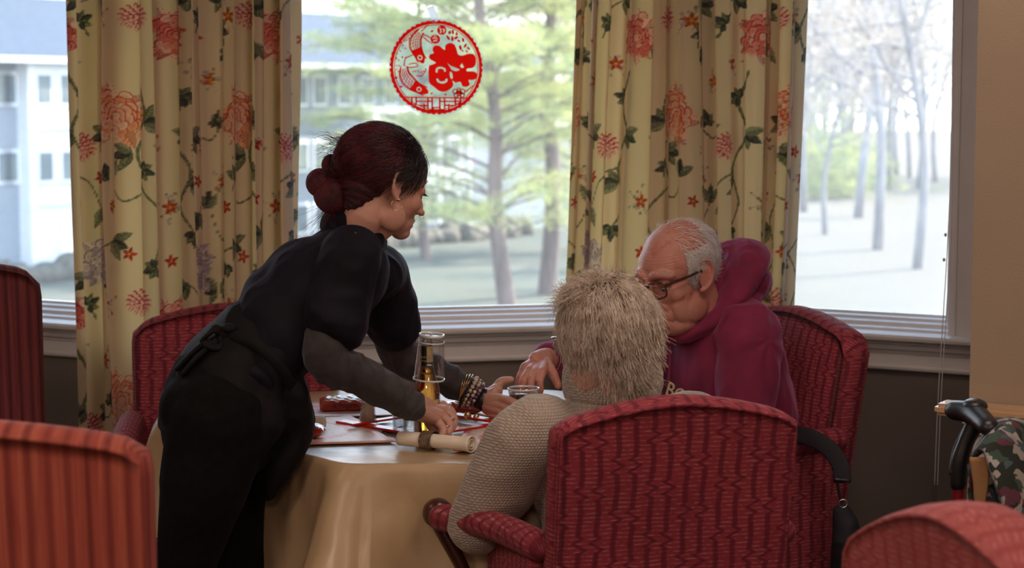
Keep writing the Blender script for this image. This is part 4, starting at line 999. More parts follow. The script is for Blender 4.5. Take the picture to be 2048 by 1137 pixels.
# cider bottle with an upturned plastic cup over its neck
cb = tp(854, 880, TZ + .004)
bt = empty('cider_bottle', cb, 0, 'amber cider bottle with a plastic cup turned over its neck', 'bottle')
outer = [(0, .003), (.022, 0), (.029, .003), (.0305, .010), (.0305, .105), (.029, .118), (.023, .140), (.0165, .160), (.0140, .185), (.0130, .212), (.0132, .215), (.0150, .217), (.0150, .222), (.0132, .224), (.0128, .236), (.0135, .238), (.0130, .241)]
inner = [(r - .0022 if r > .003 else 0, z + (.004 if z < .02 else 0)) for r, z in outer[::-1]]
MB().add(*lathe(outer + inner, 40)).build('glass_body', 'glass', bt, True)
MB().add(*lathe([(0, .0075), (.020, .0075), (.0282, .012), (.0282, .105), (.0268, .118), (.0212, .138), (.0150, .158), (.0132, .170), (0, .170)], 40)).build('cider', 'beer', bt, True)
def arc_label(name, r, z0, z1, a0, a1, m, zr=None):
    V = []; n = 20
    for i in range(n + 1):
        a = a0 + (a1 - a0) * i / n; V += [(r * math.cos(a), r * math.sin(a), z0), ((zr or r) * math.cos(a), (zr or r) * math.sin(a), z1)]
    o = mesh_np(name, V, [(2 * i, 2 * i + 2, 2 * i + 3, 2 * i + 1) for i in range(n)], m, bt, True); return o
MT['gold_foil'] = mat('pale_gold_label', (0.55, 0.42, 0.22), 0.35, spec=.7, var=.2, vs=60); MT['black_label'] = mat('black_label', (0.015, 0.015, 0.015), 0.4)
arc_label('front_label', .0308, .045, .095, -2.6, -.5, 'gold_foil'); arc_label('neck_foil', .0150, .178, .214, 0, 2 * pi, 'gold_foil', .0138)
lb = arc_label('neck_label', .0160, .170, .214, -2.4, -1.5, 'black_label', .0142)
text('label_text', 'Bold\nbrew', .008, Matrix.Translation((-.0057, -.0156, .186)) @ Matrix.Rotation(-.35, 4, 'Z') @ Matrix.Rotation(pi / 2, 4, 'X'), 'gold_foil', bt, .0001)
cup = empty('plastic_cup', cb + Vector((.0045, 0, .138)), 0, 'clear plastic cup turned upside down over the bottle neck', 'cup')
cup.rotation_euler = (0.05, .07, 0)
MB().add(*lathe([(.0350, 0), (.0358, .0015), (.0350, .003), (.0288, .098), (.0270, .101), (.0, .101)], 40)).build('cup_wall', 'clear_plastic', cup, True)
MB().add(*lathe([(.0340, -.001), (.0362, -.001), (.0362, .003), (.0345, .003), (.0340, -.001)], 40)).add(*lathe([(.0262, .097), (.0290, .097), (.0290, .104), (.0262, .104), (.0262, .097)], 40)).add(*lathe([(.0290, .084), (.0300, .084), (.0298, .087), (.0290, .087)], 40)).build('cup_rim', 'rim_glint', cup, True, kind='stuff')
# glass of grape juice
cg = tp(1047, 852, TZ + .004); gl = empty('juice_glass', cg, 0, 'plastic tumbler of dark grape juice held by the waitress', 'glass')
MB().add(*lathe([(0, 0), (.027, 0), (.0365, .088), (.0372, .090), (.0360, .090), (.0352, .088), (.0258, .004), (0, .004)], 36)).build('glass_wall', 'clear_plastic', gl, True)
MB().add(*lathe([(.0360, .0865), (.0376, .0865), (.0376, .0905), (.0360, .0905), (.0360, .0865)], 36)).build('rim', 'rim_glint', gl, True)
MB().add(*lathe([(0, .0045), (.0250, .0045), (.0335, .076), (.0335, .0765), (0, .0765)], 36)).build('juice', 'juice', gl, True)
rb = np.random.default_rng(3); b = MB()
for k in range(90):
    a = rb.random() * 6.28; rr = .0325 * (1 - rb.random() ** 2 * .35) if k < 70 else .03 * rb.random(); b.add(*ell((rr * math.cos(a), rr * math.sin(a), .0768), .0012 + .0008 * rb.random(), nu=6, nv=4))
b.build('bubbles', 'clear_plastic', gl, True, kind='stuff')

# ------------------------------------------------------------------ window sticker
MT['red_dark'] = leafm('red_translucent_print', (1.0, 0.09, 0.06), (1.0, 0.07, 0.05), 0.92)
sc_ = P(885, 135, 5.57)
st = empty('window_sticker', (0, 0, 0), label='round red paper-cut sticker of fish and a blessing character on the middle window', cat='sticker')
S_M = ML; dM = MM.col[0].to_3d(); nM = MM.col[1].to_3d()
s_c = px_on(MM, 885); cpos = MM @ Vector((s_c, .094, 0)); 
zc = (P(885, 135, cpos.y)).z; pxm = F / cpos.y
R0_ = 87.5 / pxm * 1.02
def sp(x, y, d=0.0):   # x,y in the 1038x1137 crop of the sticker (centre 515,620, radius 432)
    return Vector(cpos) + dM * ((x - 515) / 432 * R0_ / .955) + Vector((0, 0, zc + (-(y - 620)) / 432 * R0_)) - nM * (.001 + d)
def flat(name, polys, m, d=.0):
    mb = MB()
    for pl in polys:
        n = len(pl); V = [sp(x, y, d) for x, y in pl] + [sp(x, y, d + .0006) for x, y in pl]
        mb.add(V, [tuple(range(n)), tuple(range(n, 2 * n))[::-1]] + [(i, n + i, n + (i + 1) % n, (i + 1) % n) for i in range(n)])
    bm = bmesh.new(); me = bpy.data.meshes.new(name); me.from_pydata(mb.V, [], mb.F); bm.from_mesh(me); bmesh.ops.triangulate(bm, faces=[f for f in bm.faces if len(f.verts) > 4]); bmesh.ops.recalc_face_normals(bm, faces=bm.faces[:]); bm.to_mesh(me); bm.free()
    me.materials.append(MT[m]); o = bpy.data.objects.new(name, me); COL.objects.link(o); o.parent = st; return o
def circ(cx, cy, rx, ry=None, n=20, a=0):
    ry = ry or rx; return [(cx + rx * math.cos(t) * math.cos(a) - ry * math.sin(t) * math.sin(a), cy + rx * math.cos(t) * math.sin(a) + ry * math.sin(t) * math.cos(a)) for t in np.linspace(0, 2 * pi, n, endpoint=False)]
def stroke(pts, w, closed=False):
    w = w * 1.7
    Q = [tuple(q[:2]) for q in catmull(np.array([(a, b, 0) for a, b in pts]), 4)]; out = []
    for i in range(len(Q) - 1):
        (x0, y0), (x1, y1) = Q[i], Q[i + 1]; L_ = math.hypot(x1 - x0, y1 - y0) or 1; nx, ny = -(y1 - y0) / L_ * w / 2, (x1 - x0) / L_ * w / 2
        ex, ey = (x1 - x0) / L_ * w * .15, (y1 - y0) / L_ * w * .15
        out.append([(x0 + nx - ex, y0 + ny - ey), (x1 + nx + ex, y1 + ny + ey), (x1 - nx + ex, y1 - ny + ey), (x0 - nx - ex, y0 - ny - ey)])
    return out
flat('clear_backing', [circ(520, 620, 448, 470, 64)], 'film', -.0005)
# scalloped ring as quads
ringp = []
NS = 220
for i in range(NS):
    def rr(t): k = (t * 52) % 1; return 418 + 18 * math.sqrt(max(0, 1 - (2 * k - 1) ** 2))
    t0, t1 = i / NS, (i + 1) / NS; a0, a1 = t0 * 2 * pi, t1 * 2 * pi; E = 1.04
    ringp.append([(515 + 400 * math.cos(a0), 620 + 400 * E * math.sin(a0)), (515 + rr(t0) * math.cos(a0), 620 + rr(t0) * E * math.sin(a0)), (515 + rr(t1 - 1e-6) * math.cos(a1), 620 + rr(t1 - 1e-6) * E * math.sin(a1)), (515 + 400 * math.cos(a1), 620 + 400 * E * math.sin(a1))])
flat('scalloped_ring', ringp, 'red_dark')
flat('inner_line', stroke([(515 + 389 * math.cos(t), 620 + 405 * math.sin(t)) for t in np.linspace(0, 2 * pi, 41)], 5), 'red_dark')
blob = [(445, 530), (455, 495), (490, 485), (480, 450), (495, 415), (540, 412), (575, 440), (595, 450), (600, 410), (640, 385), (685, 400), (705, 450), (715, 490), (745, 505), (775, 500), (810, 488), (860, 490), (885, 530), (882, 590), (850, 625), (805, 630), (800, 655), (850, 655), (890, 670), (893, 715), (860, 740), (815, 740), (828, 780), (800, 805), (760, 800), (742, 760), (720, 760), (690, 765), (665, 745), (672, 790), (640, 830), (590, 852), (540, 845), (500, 812), (450, 770), (442, 700), (445, 610), (470, 595), (510, 575), (470, 552)]
MT['tape'] = leafm('white_tape', (0.95, 0.96, 0.97), (0.95, 0.95, 0.96), 0.85)
from mathutils.geometry import tessellate_polygon
def outline(pts, w):
    Q = catmull(np.array([(x, y, 0) for x, y in pts]), 5)[:, :2]; T_ = np.gradient(Q, axis=0); T_ /= np.linalg.norm(T_, axis=1)[:, None]; N_ = np.stack([-T_[:, 1], T_[:, 0]], 1)
    return [tuple(p) for p in Q + N_ * w / 2] + [tuple(p) for p in (Q - N_ * w / 2)[::-1]]
def holed(name, outer, holes, m):
    loops = [outer] + holes; flatp = [p for l_ in loops for p in l_]; tri = tessellate_polygon([[Vector((x, y, 0)) for x, y in l_] for l_ in loops])
    n = len(flatp); V = [sp(x, y, 0) for x, y in flatp] + [sp(x, y, .0006) for x, y in flatp]; Fc = [tuple(t) for t in tri] + [tuple(i + n for i in t)[::-1] for t in tri]
    me = bpy.data.meshes.new(name); me.from_pydata(V, [], Fc); me.materials.append(MT[m]); o = bpy.data.objects.new(name, me); COL.objects.link(o); o.parent = st; return o
holed('character', [tuple(q[:2]) for q in catmull(np.array([(a, b, 0) for a, b in blob + blob[:1]]), 3)][:-1],
      [outline([(518, 668), (520, 635), (553, 622), (590, 635), (594, 660)], 17), outline([(520, 728), (535, 755), (570, 765), (605, 752), (610, 728)], 19),
       [(618, 575), (640, 600), (690, 620), (730, 638), (728, 648), (690, 655), (655, 640)], circ(653, 695, 13, 36, 16, -.15), [(736, 605), (755, 580), (774, 618), (754, 626)]], 'red_dark')
def fish(pts, w, eye, tail):
    out = []; Q = catmull(np.array([(a, b, 0) for a, b in pts]), 8)[:, :2]; n = len(Q); T_ = np.gradient(Q, axis=0); T_ /= np.linalg.norm(T_, axis=1)[:, None]; N_ = np.stack([-T_[:, 1], T_[:, 0]], 1)
    W2 = np.array([w * (0.30 + .75 * math.sin(min(1, i / n * 1.15 + .12) * pi * .78)) for i in range(n)])
    a, b = Q + N_ * W2[:, None], Q - N_ * W2[:, None]
    out += stroke([tuple(p) for p in a[::3]], 7) + stroke([tuple(p) for p in b[::3]], 7)
    for k in range(-2, 3): out += stroke([tuple(p) for p in (Q + N_ * (W2 * k / 2.6)[:, None])[2:int(n * .66):3]], 4)
    for i in range(3, int(n * .68), 3):
        for k in (-1, 0): j = min(n - 1, i + 3); out.append([tuple(Q[i] + N_[i] * W2[i] * k), tuple(Q[j] + N_[j] * W2[j] * (k + 1)), tuple(Q[j] + N_[j] * W2[j] * (k + 1) + T_[j] * 6), tuple(Q[i] + N_[i] * W2[i] * k + T_[i] * 6)])
    h = int(n * .62); W2[h:] *= np.sqrt(np.clip(1 - (np.linspace(0, 1, n - h)) ** 3, 0.02, 1)) * 1.12; hd_ = np.vstack([Q[h:] + N_[h:] * W2[h:, None], (Q[h:] - N_[h:] * W2[h:, None])[::-1]]); holed('fish_head', [tuple(p) for p in hd_], [circ(eye[0], eye[1], 24, 24, 18)], 'red_dark'); out.append(circ(eye[0], eye[1], 15))
    for t in tail: out += stroke(t, 6)
    return out
f1 = fish([(375, 275), (330, 340), (320, 410), (345, 480), (395, 580)], 52, (362, 527), [[(375, 275), (420, 235), (435, 215)], [(385, 300), (430, 320), (470, 345)], [(395, 330), (440, 370), (480, 395)], [(300, 500), (255, 520), (225, 535)]])
f2 = fish([(215, 610), (220, 690), (265, 760), (330, 810), (440, 862)], 54, (352, 830), [[(215, 610), (220, 560), (235, 520)], [(235, 620), (290, 620), (340, 610)], [(260, 590), (320, 580), (345, 605)], [(330, 700), (380, 700), (420, 640)]])
flat('fish', f1, 'red_dark'); flat('fish', f2, 'red_dark')
lat = [[(220, 898), (810, 908), (810, 920), (220, 910)]]
for x in (285, 325, 435, 475, 545, 590, 690, 740): lat += stroke([(x, 908), (x, 1035 - abs(x - 515) * .28)], 9)
for (x0, x1, y) in ((330, 480, 945), (545, 740, 945), (350, 440, 985), (590, 690, 985), (400, 640, 1030), (480, 550, 1005), (300, 330, 975), (690, 740, 970)): lat += stroke([(x0, y), (x1, y)], 8)
for (x, y0, y1) in ((400, 970, 1020), (630, 970, 1020), (482, 1005, 1035), (548, 1005, 1035)): lat += stroke([(x, y0), (x, y1)], 8)
flat('lattice', lat, 'red_dark')
for (x, y, r, cuts) in ((567, 265, 44, [outline([(548, 240), (560, 270), (552, 290)], 9), outline([(572, 252), (592, 262), (580, 285)], 9)]), (506, 350, 45, [outline([(480, 345), (500, 338), (528, 350)], 8), outline([(486, 372), (505, 362), (522, 370)], 8), outline([(492, 322), (506, 318), (520, 326)], 7)])):
    holed('lantern', circ(x, y, r, r, 28), cuts, 'red_dark')
sprg = []
rk = np.random.default_rng(4)
for (x, y) in ((285, 312), (262, 345), (240, 360), (222, 372), (205, 410), (228, 440), (190, 385), (180, 465), (150, 490), (145, 535), (165, 550), (145, 605), (168, 605), (145, 640), (165, 655), (415, 635), (395, 655), (388, 688), (372, 665), (345, 655), (320, 655), (300, 660)): sprg.append(circ(x, y, 11, 6, 8, rk.random() * 3))
for (x, y, r) in ((640, 285, 22), (670, 280, 24), (705, 298, 20), (625, 335, 26), (665, 345, 26), (700, 335, 24), (725, 365, 18), (765, 355, 22), (740, 430, 26), (785, 410, 24), (815, 435, 20), (800, 465, 16), (760, 460, 14), (475, 275, 16), (470, 868, 14), (600, 880, 14), (140, 720, 18), (200, 525, 14), (185, 805, 16)): sprg.append(circ(x, y, r, r * .45, 9, rk.random() * 3)); sprg.append(circ(x, y, r * .8, r * .35, 9, rk.random() * 3))
flat('sprig', sprg, 'red_dark')
pe = []
for (x, y, r) in ((725, 865, 26), (690, 850, 22), (760, 850, 22), (700, 885, 20), (755, 885, 20), (725, 835, 18)): pe += stroke(circ(x, y, r, r, 12) + [circ(x, y, r, r, 12)[0]], 6)
for k in range(7): pe.append(circ(790 + k * 11, 850 - k * 9, 12, 6, 8, k))
pe.append(circ(725, 865, 14)); flat('blossom', pe, 'red_dark')
flat('tape', [[(427, 60), (490, 35), (540, 170), (505, 200), (480, 195)], [(282, 990), (320, 960), (330, 975), (292, 1000)]], 'tape', .001)

# ------------------------------------------------------------------ walker with bag, and the bag on the man's chair
wk = empty('walker', tuple(P(1945, 900, 3.55).xy) + (0,), 0, 'red framed rolling walker with black grips at the right wall', 'walker')
def wput(o): bpy.context.view_layer.update(); return keep(o, wk)
Yw = 3.62
wput(MB().tube([P(1916, 1300, Yw), P(1917, 1100, Yw), P(1919, 940, Yw)], .0135, seg=14).tube([P(1916, 1300, Yw), P(1915, 1560, Yw)], .0135, seg=14).build('upright_tube', 'red_paint', None, True))
wput(MB().tube([P(1917, 968, Yw), P(1920, 925, Yw), P(1932, 885, Yw), P(1948, 850, Yw), P(1950, 828, Yw)], [.017, .018, .016, .018, .018], seg=14).tube([P(1905, 945, Yw), P(1912, 900, Yw + .02), P(1930, 860, Yw + .02)], [.008, .007, .006], seg=8).build('handle_post', 'black_plastic', None, True))
gx = P(1948, 828, Yw - .02)
wput(MB().tube([gx + Vector((-.022, .05, -.002)), gx + Vector((0, 0, .0)), gx + Vector((.008, -.09, -.012))], [(.025, .020), (.024, .021), (.020, .017)], seg=18, side=(1, 0, 0)).add(*ell(gx + Vector((.004, .01, .014)), (.024, .03, .014))).build('hand_grip', 'black_plastic', None, True))
wput(MB().tube([gx + Vector((-.012, .03, -.012)), gx + Vector((.012, 0, -.02)), gx + Vector((.044, -.045, -.014))], [(.020, .006), (.018, .005), (.006, .003)], seg=14, side=(.6, .8, 0)).build('brake_lever', 'black_plastic', None, True))
wput(MB().tube([P(1926, 950, Yw + .03), P(1935, 890, Yw + .06), P(1925, 870, Yw + .04)], .003, seg=6).build('brake_cable', 'black_plastic', None, True))
for (x, y) in ((-.02, -.32), (-.02, .12), (.5, -.32), (.5, .12)):
    q = gx + Vector((x, y, 0)); wz = Vector((q.x, q.y, .09)); V, Fc = lathe([(0, -.014), (.07, -.014), (.085, -.009), (.088, 0), (.085, .009), (.07, .014), (0, .014)], 24)
    Mw = Matrix.Translation(wz) @ Matrix.Rotation(pi / 2, 4, 'Y'); V = [tuple(Mw @ Vector(v)) for v in V]; wput(mesh_np('wheel', V, Fc, 'black_plastic', None, True))
wput(MB().tube([P(1915, 1560, Yw), gx + Vector((-.02, .12, -.8)), Vector((gx.x - .02, gx.y + .12, .09))], .012, seg=10, sub=2).tube([P(1915, 1400, Yw), Vector((gx.x - .02, gx.y - .32, .09))], .012, seg=10).build('lower_frame', 'red_paint', None, True))
MT['tapestry'] = None
def tapestry():
    q = NB('woven_tapestry'); v = q.obj(); w_ = q.n('ShaderNodeTexVoronoi'); w_.inputs['Scale'].default_value = 55; w_.feature = 'F1'
    dv = q.n('ShaderNodeVectorMath', operation='ADD'); nn = q.n('ShaderNodeTexNoise'); q.l(v, nn.inputs[0]); nn.inputs['Scale'].default_value = 14; nn.inputs['Detail'].default_value = 3
    sc2 = q.n('ShaderNodeVectorMath', operation='SCALE'); q.l(nn.outputs['Color'], sc2.inputs[0]); sc2.inputs['Scale'].default_value = .09; q.l(v, dv.inputs[0]); q.l(sc2.outputs[0], dv.inputs[1]); q.l(dv.outputs[0], w_.inputs['Vector'])
    r = q.n('ShaderNodeValToRGB'); r.color_ramp.interpolation = 'CONSTANT'; e = r.color_ramp.elements; e[0].color = (0.015, 0.02, 0.018, 1); e[1].position = .25; e[1].color = (0.04, 0.075, 0.06, 1)
    for p_, c_ in ((.4, (0.30, 0.28, 0.27, 1)), (.52, (0.10, 0.03, 0.05, 1)), (.66, (0.36, 0.34, 0.36, 1)), (.8, (0.06, 0.09, 0.12, 1))): x = e.new(p_); x.color = c_
    q.l(q.sep(w_.outputs['Color'])[0], r.inputs[0]); b = q.bsdf(r.outputs[0], .9); q.bump(b, q.noise(v, 700, 1), .5, .001); return q.m
MT['tapestry'] = tapestry()
tbag = empty('tapestry_bag', P(2000, 1000, 3.5), 0, 'tapestry bag with tan lining hanging over the walker', 'bag')
def surf(name, rowsPx, m, root, th=.008, sub=5, wob=.006):
    """sheet through rows of (px,py,Y) points"""
    A = np.array([[tuple(P(*p)) for p in r] for r in rowsPx]); R1 = np.stack([catmull(A[i], sub) for i in range(len(A))]); R2 = np.stack([catmull(R1[:, j], sub) for j in range(R1.shape[1])], 1)
    nr, nc = R2.shape[:2]; V = R2.reshape(-1, 3) + wob * np.stack([vnoise(R2.reshape(-1, 3) * 22, k) for k in range(3)], 1)
    Fc = [(r * nc + c, r * nc + c + 1, (r + 1) * nc + c + 1, (r + 1) * nc + c) for r in range(nr - 1) for c in range(nc - 1)]
    o = mesh_np(name, V, Fc, m, None, True); md = o.modifiers.new('t', 'SOLIDIFY'); md.thickness = th; md.offset = 0
    bpy.context.view_layer.update(); keep(o, root); return o
surf('bag_cloth', [[(1940, 915, 3.50), (1962, 885, 3.52), (1988, 846, 3.56), (2030, 842, 3.66)], [(1962, 905, 3.44), (1985, 880, 3.46), (2020, 850, 3.50), (2060, 850, 3.62)],
                   [(1990, 960, 3.40), (2010, 940, 3.42), (2045, 905, 3.46), (2080, 900, 3.56)], [(2010, 1030, 3.38), (2035, 1010, 3.40), (2070, 985, 3.44), (2110, 970, 3.54)], [(2030, 1110, 3.37), (2060, 1090, 3.39), (2100, 1070, 3.42), (2140, 1060, 3.5)]], 'tapestry', tbag, .012)
surf('bag_lining', [[(1938, 916, 3.47), (1958, 915, 3.46), (1976, 917, 3.45)], [(1944, 960, 3.47), (1960, 962, 3.46), (1975, 965, 3.45)], [(1953, 1008, 3.47), (1962, 1020, 3.46), (1970, 1034, 3.45)]], 'tan', tbag, .004, wob=.002)
surf('bag_side', [[(1935, 930, 3.52), (1960, 935, 3.54), (1990, 925, 3.5)], [(1942, 1000, 3.52), (1975, 1010, 3.54), (2010, 1010, 3.5)], [(1955, 1060, 3.52), (1990, 1075, 3.54), (2040, 1090, 3.5)], [(1970, 1120, 3.52), (2000, 1130, 3.54), (2060, 1140, 3.5)]], 'tapestry', tbag, .006)
# shoulder bag on the man's chair
bag = empty('shoulder_bag', P(1690, 1060, 4.45), 0, 'black shoulder bag hanging by its strap from the man chair arm', 'bag')
bpy.context.view_layer.update()
def bput(o): return keep(o, bag)
spts = [P(1560, 862, 4.62), P(1592, 868, 4.55), P(1630, 880, 4.50), P(1662, 902, 4.47), P(1682, 935, 4.45), P(1684, 965, 4.44)]
bput(MB().tube(spts, [(.021, .0022)] * 6, side=(.25, .15, .9), seg=12, sub=6).build('strap', 'navy_strap', None, True))
bput(MB().tube([P(1672, 960, 4.44), P(1698, 962, 4.44)], .006, seg=8).tube([P(1674, 962, 4.44), P(1678, 985, 4.44), P(1682, 1003, 4.44)], .004, seg=8).build('strap_clip', 'black_plastic', None, True))
rg_ = [P(1686, 1008, 4.43) + Vector((.010 * math.cos(a), 0, .010 * math.sin(a))) for a in np.linspace(0, 2 * pi, 13)]
bput(MB().tube(rg_, .0016, seg=6, sub=1).build('ring', 'silver', None, True))
parts = [tube([P(1682, 1022, 4.44), P(1690, 1060, 4.44), P(1694, 1110, 4.44), P(1690, 1230, 4.44)], [(.022, .016), (.032, .028), (.034, .035), (.045, .05)], side=(1, 0, 0), nseg=20)]
V, Fc, N = remesh(parts, .006, 2); V = V + N * (.005 * ridge(V * 22, 3))[:, None]; bput(mesh_np('bag_body', V, Fc, 'navy_strap', None, True))
# ------------------------------------------------------------------ people
def basis(f, up=(0, 0, 1)):
    f = Vector(f).normalized(); u = Vector(up); u = (u - f * u.dot(f)).normalized(); l = u.cross(f).normalized(); return f, l, u
def frame(c, f, up=(0, 0, 1), sc=1.0):
    f, l, u = basis(f, up)
    return Matrix(((f.x * sc, l.x * sc, u.x * sc, c[0]), (f.y * sc, l.y * sc, u.y * sc, c[1]), (f.z * sc, l.z * sc, u.z * sc, c[2]), (0, 0, 0, 1)))
def head_parts(old=False):
    E = []
    def e(c, r, R=None): E.append(ell(c, r, R, 24, 16))
    e((-.018, 0, .035), (.098, .077, .084)); e((.030, 0, .028), (.060, .066, .062)); e((.032, 0, -.028), (.055, .061, .068))
    e((.020, 0, -.070), (.058, .054 if not old else .060, .040)); e((.070, 0, -.097), (.022, .026, .019)); e((.050, 0, -.075), (.042, .040, .034))
    for s in (-1, 1):
        e((.056 if not old else .050, s * .036, -.030), (.026, .024, .026)); e((.010, s * .052, -.075), (.034, .016, .030) if not old else (.040, .014, .034))
        E.append(tube([(.070, s * .050, .018), (.086, s * .030, .026), (.091, s * .010, .020)], [.009, .0115, .009], nseg=12) if old else tube([(.066, s * .048, .020), (.080, s * .030, .026), (.085, s * .010, .022)], [.007, .0085, .008], nseg=12))
        e((.103, s * .0125, -.043), (.011, .0085, .0085)); e((.0735, s * .032, .002), (.0145, .017, .0135))
        # ear: bowl, rim and lobe
        M = Matrix.Translation((-.008, s * .076, -.006)) @ Matrix.Rotation(-s * (.42 if old else .10), 4, 'Z') @ Matrix.Rotation(-.18, 4, 'Y')
        k = 1.12 if old else .98
        E.append(xf(ell((-.004, 0, 0), (.015 * k, .0045, .029 * k)), M))
        rim = [(.012, 0, .006), (.012, s * .003, .022), (.002, s * .006, .034), (-.012, s * .008, .031), (-.019, s * .008, .014), (-.017, s * .006, -.008), (-.007, s * .003, -.024), (.004, 0, -.029)]
        E.append(xf(tube([(a * k, b, c * k) for a, b, c in rim], [.0032, .004, .0042, .0042, .004, .0038, .0045, .006 if old else .0048], nseg=10), M))
        E.append(xf(tube([(.009 * k, s * .002, .010 * k), (-.004 * k, s * .004, .016 * k), (-.010 * k, s * .003, 0), (-.002, s * .002, -.013 * k)], .0026, nseg=8), M))
        if old: e((.064, 0, -.055), (.028, .034, .034))
    if not old: e((.066, 0, -.052), (.026, .032, .030))
    E.append(tube([(.084, 0, .012), (.092, 0, -.010), (.100, 0, -.026), (.104, 0, -.036)] if not old else [(.088, 0, .012), (.100, 0, -.012), (.111, 0, -.030), (.114, 0, -.040)], [(.0080, .009), (.0085, .009), (.0100, .010), (.0105, .0095)] if not old else [(.010, .010), (.012, .013), (.015, .014), (.0165, .013)], side=(0, 1, 0), nseg=14))
    E.append(tube([(.074, -.025, -.070), (.090, -.010, -.0655), (.0935, 0, -.0675), (.090, .010, -.0655), (.074, .025, -.070)], [.003, .0055, .005, .0055, .003], nseg=10))
    E.append(tube([(.074, -.022, -.073), (.088, -.008, -.0785), (.088, .008, -.0785), (.074, .022, -.073)], [.003, .0062, .0062, .003], nseg=10))
    return E
def mkskin(name, parts, vox, m, root, extra=None):
    V, Fc, N = remesh(parts, vox, 3); return V, Fc, N
def join_islands(name, chunks, m, root):
    b = MB()
    for V, Fc in chunks:
        V = np.asarray(V, float)
        if b.V:      # weld each limb to the flesh nearest to it, inside the clothes
            A = np.array(b.V); step = max(1, len(V) // 400); Vs = V[::step]; As = A[::max(1, len(A) // 1500)]
            d = ((Vs[:, None] - As[None]) ** 2).sum(2); i, j = np.unravel_index(d.argmin(), d.shape); i *= step; j *= max(1, len(A) // 1500)
            n0 = len(b.V); b.add(V, Fc); b.F.append((n0 + int(i), n0 + int((i + 1) % len(V)), int(j)))
        else: b.add(V, Fc)
    o = b.build(name, m, None, True); bpy.context.view_layer.update(); return keep(o, root)
def finger(pts, r): return tube(pts, r, nseg=12, sub=5)
def fold(V, N, amp, sc, stretch, seed=0, axis=None):
    Q = V * np.array(stretch) * sc; return V + N * (amp * (ridge(Q, seed) * .7 + .5 * ridge(Q * 2.1 + 5, seed + 1) - .3))[:, None]
def garment(name, parts, vox, m, root, amp=0.0, sc=12, stretch=(1, 1, 1), smooth=5, seed=0, uvf=None, post=None):
    V, Fc, N = remesh(parts, vox, smooth)
    if amp: V = fold(V, N, amp, sc, stretch, seed)
    if post: V = post(V, N)
    o = mesh_np(name, V, Fc, m, None, True, uvf(V) if uvf else None); bpy.context.view_layer.update(); return keep(o, root)
def hair_curves(name, strands, r0, m, root, rtip=.3):
    n, k = strands.shape[:2]; cu = bpy.data.hair_curves.new(name); cu.add_curves([k] * n)
    cu.position_data.foreach_set('vector', strands.reshape(-1).astype(np.float32))
    at = cu.attributes.get('radius') or cu.attributes.new('radius', 'FLOAT', 'POINT')
    rad = np.tile(np.linspace(1, rtip, k) * r0, n).astype(np.float32); at.data.foreach_set('value', rad); cu.materials.append(MT[m])
    o = bpy.data.objects.new(name, cu); COL.objects.link(o); bpy.context.view_layer.update(); keep(o, root); o['kind'] = 'stuff'; return o
def to_np(M): A = np.array(M); return A[:3, :3], A[:3, 3]
def comb(roots, c, rad, flow, L, k, lift, curl, rg, clump=0, gravity=0.0, wave=0.0):
    """roots (n,3) on an ellipsoid about c; walks strands over it along flow(p,t) (local space)"""
    n = len(roots); P_ = roots.copy(); out = [P_.copy()]; ln = L * (.75 + .5 * rg.random((n, 1))); ph = rg.random((n, 1)) * 6.28; bend = rg.normal(0, 1, (n, 3))
    if clump: cid = rg.integers(0, clump, n); cb = rg.normal(0, 1, (clump, 3)); bend = .45 * bend + .9 * cb[cid]; ph = ph * .3 + (cid[:, None] * 1.7)
    for i in range(1, k):
        t = i / (k - 1); q = (P_ - c) / rad; nn = q / rad; nn /= np.linalg.norm(nn, axis=1)[:, None]
        d = flow(P_, t) + bend * curl * (.3 + t) + np.sin(ph + t * 9) * wave * np.roll(bend, 1, 1)
        d = d - nn * (d * nn).sum(1)[:, None] * (1 - gravity * t); d /= np.linalg.norm(d, axis=1)[:, None] + 1e-9
        P_ = P_ + d * ln / (k - 1)
        q = (P_ - c) / rad; r_ = np.linalg.norm(q, axis=1)[:, None]; tgt = 1 + lift(t) * (1 + .5 * np.sin(ph)) / rad.mean(); P_ = np.where(r_ < tgt, c + q / r_ * tgt * rad, P_); out.append(P_.copy())
    return np.stack(out, 1)

# ================================================================== the bald man
mf = Vector((-.90, -.43, 0)).normalized(); ml = Vector((.43, -.90, 0)).normalized()
man = empty('person', (.62, 4.88, 0), 0, 'seated bald man with glasses in a maroon hooded sweatshirt reaching over the table', 'person')
HM = frame(P(1353, 547, 4.74), (-.715, -.64, -.25), (.0, 0.03, 1), 1.09)
Mh = np.array(HM)
hp = [xf(p, HM) for p in head_parts(True)]
nb = P(1440, 680, 4.86)
hp += [xf(tube([(-.025, 0, -.02), (-.045, 0, -.09), (-.075, 0, -.17)], [(.058, .060), (.060, .064), (.070, .075)], side=(0, 1, 0)), HM), xf(ell((.025, 0, -.105), (.055, .052, .036)), HM), xf(ell((.028, .040, -.062), (.044, .020, .048)), HM), xf(ell((.028, -.040, -.062), (.044, .020, .048)), HM)]
V, Fc, N = remesh(hp, .0030, 8)
# wrinkles: forehead lines and cheek creases as real relief, in head space
Rm, Tm = to_np(HM.inverted()); q = V @ Rm.T + Tm
w = np.exp(-((q[:, 2] - .052) / .022) ** 2) * (q[:, 0] > .04); V = V + N * (w * .0010 * np.sin(q[:, 2] * 1000 + 2.5 * np.sin(q[:, 1] * 30)))[:, None]
w2 = (q[:, 0] > .0) * (q[:, 2] < -.01); V = V + N * (w2 * .0006 * ridge(q * (30, 60, 45), 4))[:, None]
chunks = [(V, Fc)]
